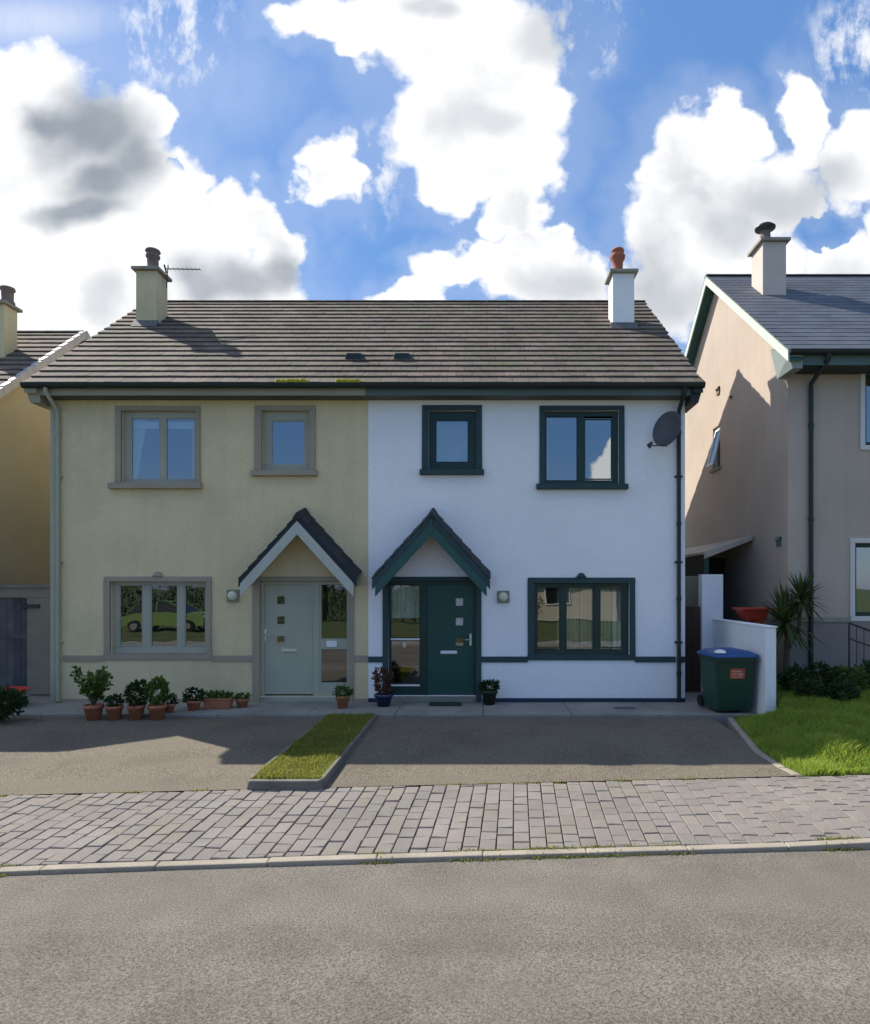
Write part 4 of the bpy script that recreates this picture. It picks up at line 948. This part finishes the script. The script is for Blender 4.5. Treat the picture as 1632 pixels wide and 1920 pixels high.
# ================================================================== GROUND, ROAD, PATH
def kerbY(x): return 5.66 + .072 * x - .004 * x * x * .4        # kerb line (back of kerb)
def pathY(x): return 7.40 + .078 * x                              # back edge of the pavement
def S(o): return tag(o, kind='structure')
q = MB(); q.face([(-700, -700, -.42), (700, -700, -.42), (700, 700, -.42), (-700, 700, -.42)]); S(q.build('ground', M['ground']))
xs = [-60, -30, -15] + [-10 + k * .5 for k in range(41)] + [15, 30, 60]
ky = lambda x: kerbY(max(-10, min(10, x)))
py = lambda x: pathY(max(-10, min(10, x)))
def kz(x): return -.155 + .03 * max(0, min(1, (x - 2.5) / 1.2))          # dropped kerb rises at the right
q = MB()
rows = [[(x, ky(x) - .08, -.198) for x in xs], [(x, 2.4, -.18) for x in xs], [(x, -.6, -.225) for x in xs]]; q.grid(rows, 1, True); S(q.build('road', M['asphalt']))
# kerb stones: one run of concrete units
q = MB(); x = -30.0
while x < 30:
    b = x + .905; j = rng.uniform(-.003, .003)
    q.hexa([(x, ky(x) - .100, -.30), (b, ky(b) - .100, -.30), (b, ky(b), -.30), (x, ky(x), -.30), (x, ky(x) - .092, kz(x) - .006 + j), (b, ky(b) - .092, kz(b) - .006 + j), (b, ky(b), kz(b) + j), (x, ky(x), kz(x) + j)], rng.uniform(.95, 1.05)); x += .909
S(q.build('kerb', M['kerb'], bevel=.012))
def pz(x, y):                              # pavement surface
    a, b = ky(x), py(x); f = max(0, min(1, (y - a) / (b - a))); return kz(x) + .0 + (-.10 - kz(x)) * f
q = MB(); rows = [[(x, ky(x) + .001, kz(x) - .035) for x in xs], [(x, py(x) + .0, -.10 - .03) for x in xs]]; q.grid(rows, 1, False); S(q.build('pavement_bed', M['grout']))
q = MB(); rg = random.Random(5); W = .152
dx_per = .05                               # the courses lean slightly
k = int(-7.5 / W)
while k * W < 7.5:
    xb = k * W; y = ky(xb) + .004 - rg.uniform(0, .2); k += 1; tilt = .05 + rg.uniform(-.003, .003)
    while True:
        L = rg.choice((.17, .21, .21, .25, .25, .29)); a, b = y, y + L; y = b
        if a > py(xb) - .02: break
        a2 = max(a, ky(xb) + .004); b2 = min(b, py(xb) - .002)
        if b2 - a2 < .03: continue
        g_ = .0032 + rg.uniform(0, .0025); hz = rg.uniform(-.005, .004); t = rg.uniform(.92, 1.07); tc = (t * rg.uniform(.98, 1.035), t, t * rg.uniform(.96, 1.02)); r = .006
        tz = [rg.uniform(-.003, .003) for _ in range(4)]
        def Q(fx, yy, dz): x = xb + fx + (yy - 6.5) * tilt; return (x, yy, pz(x, yy) + dz)
        bot = [Q(g_, a2 + g_, -.03), Q(W - g_, a2 + g_, -.03), Q(W - g_, b2 - g_, -.03), Q(g_, b2 - g_, -.03)]
        mid = [Q(g_, a2 + g_, hz - r), Q(W - g_, a2 + g_, hz - r), Q(W - g_, b2 - g_, hz - r), Q(g_, b2 - g_, hz - r)]
        top = [Q(g_ + r, a2 + g_ + r, hz + tz[0]), Q(W - g_ - r, a2 + g_ + r, hz + tz[1]), Q(W - g_ - r, b2 - g_ - r, hz + tz[2]), Q(g_ + r, b2 - g_ - r, hz + tz[3])]
        q.grid([bot + [bot[0]], mid + [mid[0]], top + [top[0]]], tc, False); q.face(top, tc)
S(q.build('pavement', M['paver']))
# driveways (one each side of the grass strip), concrete path along the houses
YS = 10.92
SX0, SX1 = -2.66, -1.80
def dzv(x, y): f = max(0, min(1, (y - 7.4) / 3.5)); return -.10 + .055 * f
def sheet(name, x0, x1, y0f, y1f, zf, m, nx=20, ny=10):
    q = MB(); rows = []
    for j in range(ny + 1):
        row = []
        for i in range(nx + 1):
            x = x0 + (x1 - x0) * i / nx; y = y0f(x) + (y1f(x) - y0f(x)) * j / ny; row.append((x, y, zf(x, y)))
        rows.append(row)
    q.grid(rows, 1, True); return S(q.build(name, m))
sheet('driveway', -16, SX0 + .02, lambda x: py(x) - .001, lambda x: YS + .05, lambda x, y: dzv(x, y), M['drive'])
sheet('driveway', SX1 - .02, 3.82, lambda x: py(x) - .001, lambda x: YS + .05, lambda x, y: dzv(x, y), M['drive'])
q = MB(); x = -9.0
while x < 4.6:
    b = min(4.62, x + 1.5); q.box(x, b - .008, YS + rng.uniform(-.01, .01), YF + .0, -.25, -.004 + rng.uniform(-.003, .003)); x += 1.5
S(q.build('path', M['concrete'], bevel=.008))
q = MB(); q.box(XR, 5.0, YF + .001, 20, -.25, -.008); q.box(-10.2, XL, YF + .001, 20, -.25, -.02); S(q.build('side_path', M['concrete']))
# drain cover
q = MB(); q.box(X(1152, 11.5), X(1190, 11.5), 11.4, 11.58, -.003, .006)
for k in range(7): pass
o = q.build('drain_cover', M['darkmetal'], None, (X(1171, 11.5), 11.5, 0), bevel=.003); tag(o, 'small dark drain cover in the concrete path before the white house', 'drain cover')
# grass strip with concrete edging
YE = 7.16
q = MB(); h = .0
q.box(SX0 - .0, SX0 + .05, YE + .1, YS, -.2, h); q.box(SX1 - .05, SX1, YE + .1, YS, -.2, h)
q.hexa([(SX0 - .0, YE, -.2), (SX1, YE, -.2), (SX1, YE + .099, -.2), (SX0, YE + .099, -.2), (SX0 + .05, YE + .02, h - .004), (SX1 - .05, YE + .02, h - .004), (SX1, YE + .099, h), (SX0, YE + .099, h)])
S(q.build('strip_edging', M['stripedge'], bevel=.012))
q = MB(); q.box(SX0 + .051, SX1 - .051, YE + .10, YS - .002, -.2, -.02); S(q.build('strip_soil', M['soil']))
# right lawn
def lawn_front(x): return py(x) + .02
q = MB(); rows = []
for j in range(31):
    f = j / 30; row = []
    for i in range(41):
        x0_ = 3.72; x = x0_ + (14 - x0_) * (i / 40) ** 1.3; y = lawn_front(x) + (12.4 - lawn_front(x)) * f; 
        xl_ = lawn_l(y) + .06; x = xl_ + (14 - xl_) * (i / 40) ** 1.3
        row.append((x, y, GX(x, y)))
    rows.append(row)
q.grid(rows, 1, True); S(q.build('lawn', M['soil']))
q = MB(); ys_ = [pathY(3.7) + .03, 8.0, 8.35, 8.75, 9.4, 10.1, 10.75]
for a, b in zip(ys_, ys_[1:]):
    xa, xb = lawn_l(a), lawn_l(b); za, zb = GX(xa, a) + .03, GX(xb, b) + .03
    q.hexa([(xa - .05, a + .004, -.25), (xa + .06, a + .004, -.25), (xb + .06, b - .004, -.25), (xb - .05, b - .004, -.25), (xa - .04, a + .004, za), (xa + .06, a + .004, za), (xb + .06, b - .004, zb), (xb - .04, b - .004, zb)], rng.uniform(.9, 1.1))
S(q.build('lawn_edging', M['kerb'], bevel=.012))
def grass_blades(name, n, area, zf, m, hmin, hmax, rg):
    q = MB(); i = 0
    while i < n:
        x, y = area(rg)
        if x is None: continue
        i += 1; z = zf(x, y); cl = .6 + .8 * max(0, .5 + noise.noise(Vector((x * 2.3, y * 2.3, 3)))); h = rg.uniform(hmin, hmax) * cl
        a = rg.uniform(0, 6.283); w = rg.uniform(.004, .007); lx, ly = rg.gauss(0, .5) * h, rg.gauss(0, .5) * h
        t = rg.uniform(.7, 1.25) * (.88 + .24 * (.5 + .5 * noise.noise(Vector((x * 1.1, y * 1.1, 9))))); yv = rg.random()
        c = (t * (1 + .5 * yv * yv), t, t * (1 - .2 * yv))
        cx, cy = math.cos(a) * w, math.sin(a) * w
        q.face([(x - cx, y - cy, z - .01), (x + cx, y + cy, z - .01), (x + lx * .45 + cx * .8, y + ly * .45 + cy * .8, z + h * .6), (x + lx * .45 - cx * .8, y + ly * .45 - cy * .8, z + h * .6)], c)
        q.face([(x + lx * .45 - cx * .8, y + ly * .45 - cy * .8, z + h * .6), (x + lx * .45 + cx * .8, y + ly * .45 + cy * .8, z + h * .6), (x + lx, y + ly, z + h)], c)
    o = q.build(name, m); return o
def area_l(rg):
    y = 7.6 + 4.7 * rg.random() ** 1.35; x = 3.7 + 3.9 * rg.random()
    if y < lawn_front(x) + .01 or x < lawn_l(y) + .07: return None, None
    if y > 10.72 and 4.68 < x < 4.92: return None, None
    if y > 10.72 and x < 4.75: return None, None
    return x, y
o = grass_blades('lawn_grass', 52000, area_l, GX, M['grass'], .05, .11, random.Random(41)); tag(o, 'bright rough grass of the lawn on the right', 'grass', kind='stuff')
def area_s(rg): return rg.uniform(SX0 + .045, SX1 - .045), YE + .11 + (YS - YE - .13) * rg.random() ** 1.2
o = grass_blades('strip_grass', 15000, area_s, lambda x, y: -.025, M['grassdry'], .03, .065, random.Random(42)); tag(o, 'short yellow-green grass of the strip between the driveways', 'grass', kind='stuff')
# weeds in the joints by the pavement and kerb
def area_w(rg):
    x = rg.uniform(-7, 6); 
    y = ky(x) - .106 if rg.random() < .4 else (ky(x) + .005 if rg.random() < .5 else py(x) - .01)
    if noise.noise(Vector((x * 1.7, y, 0))) < .12: return None, None
    return x, y + rg.gauss(0, .008)
o = grass_blades('joint_weeds', 2600, area_w, lambda x, y: (-.2 if y < ky(x) - .09 else pz(x, y) - .01), M['grassdry'], .012, .03, random.Random(43)); tag(o, 'sparse weeds growing along the kerb and pavement joints', 'weeds', kind='stuff')

# ================================================================== ACROSS THE ROAD (seen in the window reflections)
q = MB(); q.box(-60, 60, -.75, -.6, -.4, -.12); S(q.build('far_kerb', M['kerb']))
q = MB(); rows = [[(x, -.751, -.13) for x in (-60, 60)], [(x, -2.4, -.10) for x in (-60, 60)]]; q.grid([rows[1], rows[0]], 1, False); S(q.build('far_pavement', M['concrete']))
q = MB(); q.grid([[(-60, -14, .1), (60, -14, .1)], [(-60, -2.401, -.09), (60, -2.401, -.09)]], 1, False); S(q.build('far_verge', mat('far_verge_grass', (.075, .095, .032), .97, .25, .8, .3, 14, .5, 20, .05)))
hd = empty('hedge', (-4, -13, .1), 'dense clipped hedge across the road reflected in the windows', 'hedge')
q = MB()
for k in range(41): leaves(q, (-22 + k * .62, -13 + rng.uniform(-.3, .3), 1.1 + .5 * noise.noise(Vector((k * .3, 0, 0)))), (.8, .7, 1.2), 330, .13, rng)
q.build('foliage', M['leafdark'], hd)
q = MB()
for k in range(20): q.tube([(-22 + k * 1.24, -13, .0), (-22 + k * 1.24 + rng.uniform(-.2, .2), -13, 1.4)], .05, 6, r1=.02)
q.build('stem', M['bark'], hd)
for k, (x, y, h) in enumerate(((-19, -16, 5.2), (-14.5, -17, 4.6), (-10, -16, 5.0), (-4.5, -17, 4.8))):
    t = empty('tree', (x, y, .1), ['bushy tree at the far end of the hedge across the road', 'smaller bushy tree behind the hedge opposite the cream house', 'leafy tree behind the hedge opposite the sage door', 'leafy tree behind the hedge opposite the teal door'][k], 'tree', 'trees across the road')
    q = MB(); q.tube([(x, y, 0), (x + .1, y, h * .35), (x, y, h * .75)], .17, 8, r1=.05)
    for j in range(5):
        a = j * 1.26; q.tube([(x, y, h * (.3 + .06 * j)), (x + math.cos(a) * 1.0, y + math.sin(a) * 1.0, h * (.55 + .06 * j))], .07, 6, r1=.02)
    q.build('trunk', M['bark'], t)
    q = MB()
    for j in range(14): leaves(q, (x + rng.uniform(-1.3, 1.3), y + rng.uniform(-1.2, 1.2), h * rng.uniform(.4, .85)), (.9, .9, .75), 240, .15, rng)
    q.build('crown', M['leaf' if k % 2 else 'leafdark'], t)
def car(x, y, z, m, label, rot):
    t = empty('parked_car', (x, y, z), label, 'car'); c, s = math.cos(rot), math.sin(rot)
    def P(a, b, h): return (x + a * c - b * s, y + a * s + b * c, z + h)
    q = MB(); prof = [(-2.05, .28), (-2.1, .55), (-2.02, .82), (-1.3, .92), (1.0, .95), (1.75, .82), (2.05, .62), (2.05, .30)]
    rows = [[P(a * k, b, h if h > .4 else h + .02) for a, h in prof] for b, k in ((-.84, .96), (-.78, 1), (.78, 1), (.84, .96))]
    q.grid(rows, 1, False); q.face(rows[0]); q.face(list(reversed(rows[-1])))
    body = q.build('body', m, t)
    q = MB(); cab = [(-1.75, .9), (-1.25, 1.40), (-.4, 1.48), (.35, 1.44), (1.15, .93)]
    rows = [[P(a, b * (1 if h < 1 else .84), h) for a, h in cab] for b in (-.76, .76)]; q.grid(rows, 1, False); q.face(rows[0]); q.face(list(reversed(rows[1]))); q.build('windows', M['carglass'], body)
    q = MB(); rows = [[P(a, b, h + .03) for a, h in ((-1.3, 1.37), (-.4, 1.47), (.4, 1.42))] for b in (-.62, .62)]; q.grid(rows, 1, False)
    for b in (-.74, .74):
        for a0, h0, a1, h1 in ((-1.78, .92, -1.25, 1.40), (-.3, .93, -.35, 1.47), (1.17, .94, .38, 1.44)): q.tube([P(a0, b, h0), P(a1, b * .86, h1)], .03, 6)
    q.build('roof', m, body)
    for a in (-1.3, 1.3):
        for b in (-.82, .82):
            q = MB(); q.tube([P(a, b - .09, .31), P(a, b + .09, .31)], .31, 18); wv = q.build('wheel', M['rubber'], t)
            q = MB(); q.tube([P(a, b - .1, .31), P(a, b + .1, .31)], .19, 14); q.build('rim', M['metal'], wv)
    for b in (-.6, .6):
        q = MB(); q.lathe(P(1.98, b, .66), [(.10, -.05), (.12, 0), (.08, .05)], 10); q.build('headlight', M['whiteplastic'], t)
car(-15.4, -7.3, -.03, M['carpaint'], 'pale green hatchback parked across the road, reflected in the cream house window', 0)
def far_house(x0, x1, y, zt, label, m):
    t = empty('bungalow', ((x0 + x1) / 2, y, 0), label, 'house', 'houses across the road')
    hs = [(x0 + 1, x0 + 2.6, 1.0, 2.2), (x1 - 2.6, x1 - 1, 1.0, 2.2)]; xm = (x0 + x1) / 2
    q = MB(); q.box(x0, x1, y - 7, y, 0, zt); q.build('wall', m, t)
    for h in hs:
        q = MB(); ring(q, (h[0], h[1], h[2], h[3]), (h[0] + .08, h[1] - .08, h[2] + .08, h[3] - .08), y + .002, y + .05); f = q.build('window', M['whiteplastic'], t)
        boxpart('pane', M['carglass'], f, h[0] + .08, h[1] - .08, y + .003, y + .02, h[2] + .08, h[3] - .08)
    boxpart('door', M['timberbrown'], t, xm - .45, xm + .45, y + .003, y + .05, .05, 2.1)
    q = MB(); q.hexa([(x0 - .3, y + .4, zt + .003), (x1 + .3, y + .4, zt + .003), (x1 + .3, y - 7.4, zt + .003), (x0 - .3, y - 7.4, zt + .003), (x0 - .3, y - 3.4, zt + 1.9), (x1 + .3, y - 3.4, zt + 1.9), (x1 + .3, y - 3.6, zt + 1.9), (x0 - .3, y - 3.6, zt + 1.9)]); q.build('roof', M['slate'], t)
far_house(3.0, 15.0, -17, 2.5, 'magnolia bungalow across the road reflected in the white house window', M['oppo'])

# ================================================================== SKY, SUN, CAMERA
SUN = Vector((-1.45, 1.0, 1.7)).normalized()          # direction towards the sun
el = math.asin(SUN.z); az = math.atan2(SUN.x, SUN.y)
w = bpy.data.worlds.new('World'); sc.world = w; w.use_nodes = True
N, Lk = w.node_tree.nodes, w.node_tree.links
bg = N['Background']; bg.inputs[1].default_value = .125
sky = N.new('ShaderNodeTexSky'); sky.sky_type = 'NISHITA'; sky.sun_disc = False; sky.sun_elevation = el; sky.sun_rotation = az; sky.ozone_density = 2.0; sky.dust_density = .5
def val(v):
    return v
def mth(op, a, b=None, c=None, clamp=False):
    n = N.new('ShaderNodeMath'); n.operation = op; n.use_clamp = clamp
    for i, s in enumerate((a, b, c)):
        if s is None: continue
        if hasattr(s, 'is_linked'): Lk.new(s, n.inputs[i])
        else: n.inputs[i].default_value = s
    return n.outputs[0]
def vm(op, a, b=None, scale=None):
    n = N.new('ShaderNodeVectorMath'); n.operation = op
    for i, s in enumerate((a, b)):
        if s is None: continue
        if hasattr(s, 'is_linked'): Lk.new(s, n.inputs[i])
        else: n.inputs[i].default_value = s
    if scale is not None: n.inputs['Scale'].default_value = scale
    return n.outputs['Value'] if op in ('LENGTH', 'DOT_PRODUCT') else n.outputs[0]
def nz(vec, scale, detail=5, rough=.55, out='Fac', lac=2.0):
    n = N.new('ShaderNodeTexNoise'); n.inputs['Scale'].default_value = scale; n.inputs['Detail'].default_value = detail; n.inputs['Roughness'].default_value = rough; n.inputs['Lacunarity'].default_value = lac
    Lk.new(vec, n.inputs['Vector']); return n.outputs['Color' if out == 'Color' else 'Fac']
def sstep(x, lo, hi, a=0.0, b=1.0):
    n = N.new('ShaderNodeMapRange'); n.interpolation_type = 'SMOOTHSTEP'; n.inputs[1].default_value = lo; n.inputs[2].default_value = hi; n.inputs[3].default_value = a; n.inputs[4].default_value = b
    Lk.new(x, n.inputs[0]); return n.outputs[0]
def cmix(f, a, b):
    n = N.new('ShaderNodeMix'); n.data_type = 'RGBA'
    for s, i in ((f, 0), (a, 6), (b, 7)):
        if hasattr(s, 'is_linked'): Lk.new(s, n.inputs[i])
        else: n.inputs[i].default_value = s if not isinstance(s, tuple) else (*s, 1)
    return n.outputs[2]
tc = N.new('ShaderNodeTexCoord'); D = tc.outputs['Generated']
sep = N.new('ShaderNodeSeparateXYZ'); Lk.new(D, sep.inputs[0]); dx, dy, dz = sep.outputs
ay = mth('MAXIMUM', mth('ABSOLUTE', dy), .12)
comb = N.new('ShaderNodeCombineXYZ'); Lk.new(mth('DIVIDE', dx, ay), comb.inputs[0]); Lk.new(mth('DIVIDE', dz, ay), comb.inputs[1]); p = comb.outputs[0]
# warp so that the cloud outlines billow
w1 = vm('SCALE', vm('SUBTRACT', nz(p, 5.5, 3, .5, 'Color'), (.5, .5, .5)), None, .11)
w2 = vm('SCALE', vm('SUBTRACT', nz(p, 17, 4, .5, 'Color'), (.5, .5, .5)), None, .085)
pw = vm('MULTIPLY', vm('ADD', vm('ADD', p, w1), w2), (1, 1, 0))
def blob(vec, u, v, rx, ry):
    d = vm('SUBTRACT', vec, ((u - UP) / FP, (VP - v) / FP, 0)); return vm('LENGTH', vm('MULTIPLY', d, (FP / rx, FP / ry, 0)))
def union(lst, vec=None, k=.12):
    o = None
    for b in lst:
        d = blob(vec or pw, *b)
        o = d if o is None else mth('SMOOTH_MIN', o, d, k)
    return o
clouds = [(40, 205, 125, 130), (-30, 420, 280, 290), (150, 300, 180, 165), (262, 215, 62, 80), (310, 370, 95, 90), (210, 490, 260, 160), (432, 400, 62, 72), (500, 405, 55, 78), (520, 470, 62, 80), (450, 540, 140, 100),
          (635, 310, 58, 82), (612, 345, 50, 50),
          (600, 15, 110, 50), (650, 55, 60, 45), (730, 40, 130, 80), (880, 90, 190, 130), (890, 230, 175, 120), (850, 330, 95, 60), (960, 320, 100, 90), (985, 190, 85, 120), (960, 400, 60, 50),
          (770, 555, 75, 40), (840, 505, 70, 55), (900, 470, 70, 55), (990, 500, 130, 75), (1090, 525, 70, 65), (1010, 450, 60, 45),
          (1290, 290, 85, 105), (1375, 225, 58, 66), (1290, 430, 120, 130), (1420, 350, 130, 100), (1500, 210, 48, 100), (1600, 290, 90, 95), (1240, 530, 100, 110), (1400, 520, 130, 110), (1600, 520, 110, 110), (1680, 420, 60, 130), (1500, 380, 60, 50)]
dcl = union(clouds)
hole = sstep(blob(pw, 1538, 420, 52, 46), .75, 1.15, .6, 0)
hole2 = sstep(blob(pw, 322, 325, 26, 18), .6, 1.2, .35, 0)
fine = mth('MULTIPLY', mth('SUBTRACT', nz(p, 26, 6, .58), .5), .42)
dcl = mth('ADD', mth('ADD', dcl, mth('ADD', hole, hole2)), fine)
mask = sstep(dcl, 1.08, .74)
# thin wisps
ps = vm('MULTIPLY', p, (1.0, .55, 1)); wn = nz(vm('ADD', ps, vm('SCALE', w1, None, .35)), 18, 7, .64)
wis = mth('MAXIMUM', sstep(blob(p, 320, 60, 160, 150), 1.15, .2), mth('MAXIMUM', sstep(blob(p, 1090, 60, 130, 110), 1.1, .2), mth('MAXIMUM', sstep(blob(p, 1600, 90, 110, 150), 1.1, .2), sstep(blob(p, 700, 330, 70, 130), 1.1, .2))))
wis = mth('MULTIPLY', wis, sstep(wn, .44, .66), clamp=True)
veil = mth('MULTIPLY', mth('MAXIMUM', sstep(blob(p, 60, 40, 260, 70), 1.1, 0), sstep(blob(p, 350, 160, 300, 150), 1.2, .2, 0, .35)), .45)
halo = sstep(dcl, 1.9, 1.0, 0, .13)
front_m = mth('MAXIMUM', mth('MAXIMUM', mask, halo), mth('MAXIMUM', mth('MULTIPLY', wis, .85), mth('MULTIPLY', veil, sstep(wn, .25, .6, .5, 1))))
# grey undersides
pg = vm('MULTIPLY', vm('ADD', p, vm('SCALE', vm('SUBTRACT', nz(p, 6, 4, .5, 'Color'), (.5, .5, .5)), None, .13)), (1, 1, 0))
grey = None
for lst, sv in (([(160, 235, 130, 80), (245, 290, 85, 75), (190, 330, 90, 60), (160, 385, 95, 40), (90, 225, 60, 45)], 1.0), ([(450, 505, 120, 55), (530, 490, 60, 55), (380, 520, 60, 40)], .85),
                ([(900, 240, 90, 45)], .40), ([(1450, 360, 170, 70), (1560, 340, 90, 60), (1350, 420, 70, 80)], .62), ([(1060, 520, 110, 50)], .55), ([(1040, 60, 110, 60)], .5), ([(1235, 510, 60, 100), (1290, 560, 120, 50)], .55),
                ([(800, 15, 60, 30)], .5), ([(180, 560, 60, 50)], .4), ([(340, 590, 90, 40)], .45), ([(1570, 520, 90, 50)], .4)):
    g = mth('MULTIPLY', sstep(union(lst, pg, .45), 1.25, .25), sv); grey = g if grey is None else mth('MAXIMUM', grey, g)
grey = mth('MULTIPLY', grey, sstep(nz(p, 7, 3, .5), .25, .6, .8, 1), clamp=True)
# elsewhere in the sky: broken fair-weather cloud
D2 = vm('MULTIPLY', D, (1, 1, 1.7)); bn = nz(vm('ADD', D2, vm('SCALE', vm('SUBTRACT', nz(D2, 4, 3, .5, 'Color'), (.5, .5, .5)), None, .25)), 2.3, 7, .56)
rest_m = sstep(bn, .50, .60)
rb = sstep(mth('ADD', union([(1160, 880, 55, 55), (1190, 930, 90, 60), (1100, 960, 60, 35)]), fine), 1.02, .8)
infront = sstep(dy, .14, .3)
behind = sstep(dy, -.5, -.62)
rest = mth('MAXIMUM', mth('MULTIPLY', rest_m, mth('SUBTRACT', 1.0, behind)), mth('MULTIPLY', rb, behind))
m_all = mth('ADD', mth('MULTIPLY', front_m, infront), mth('MULTIPLY', rest, mth('SUBTRACT', 1.0, infront)))
hs = N.new('ShaderNodeHueSaturation'); hs.inputs['Saturation'].default_value = 1.32; hs.inputs['Value'].default_value = .6; Lk.new(sky.outputs[0], hs.inputs['Color'])
tintn = cmix(1.0, (1, 1, 1), (1, 1, 1))
core = sstep(dcl, .95, .35)                              # shading only inside the thick part
shade = mth('MULTIPLY', core, sstep(nz(pw, 5, 5, .5), .40, .72), clamp=True)
cb = cmix(shade, (3.35, 3.37, 3.4), (2.35, 2.42, 2.52))
ccol = cmix(grey, cb, (1.02, 1.17, 1.36))
skc = cmix(.68, hs.outputs[0], (.50, .97, 2.05))
ccol = cmix(infront, (4.6, 4.65, 4.7), ccol)
final = cmix(m_all, skc, ccol)
Lk.new(final, bg.inputs[0])

s = bpy.data.lights.new('sun', 'SUN'); s.energy = 2.9; s.angle = R(.53); s.color = (1.0, .93, .82)
so = bpy.data.objects.new('sun', s); col.objects.link(so); so.rotation_euler = (-SUN).to_track_quat('-Z', 'Y').to_euler(); so.location = (-30, 25, 40)

cam = bpy.data.cameras.new('camera'); co = bpy.data.objects.new('camera', cam); col.objects.link(co)
co.location = (0, 0, CZ); co.rotation_euler = (R(90), 0, 0)
cam.sensor_fit = 'HORIZONTAL'; cam.sensor_width = 36; cam.lens = FP / 1632 * 36
cam.shift_x = (816 - UP) / 1632; cam.shift_y = (VP - 960) / 1632
cam.clip_start = .05; cam.clip_end = 3000
sc.camera = co
sc.view_settings.view_transform = 'Standard'; sc.view_settings.look = 'None'; sc.view_settings.gamma = 1
sc.view_settings.exposure = 1.4
sc.render.engine = 'CYCLES'
sc.cycles.max_bounces = 8; sc.cycles.transparent_max_bounces = 16
sc.cycles.use_denoising = True
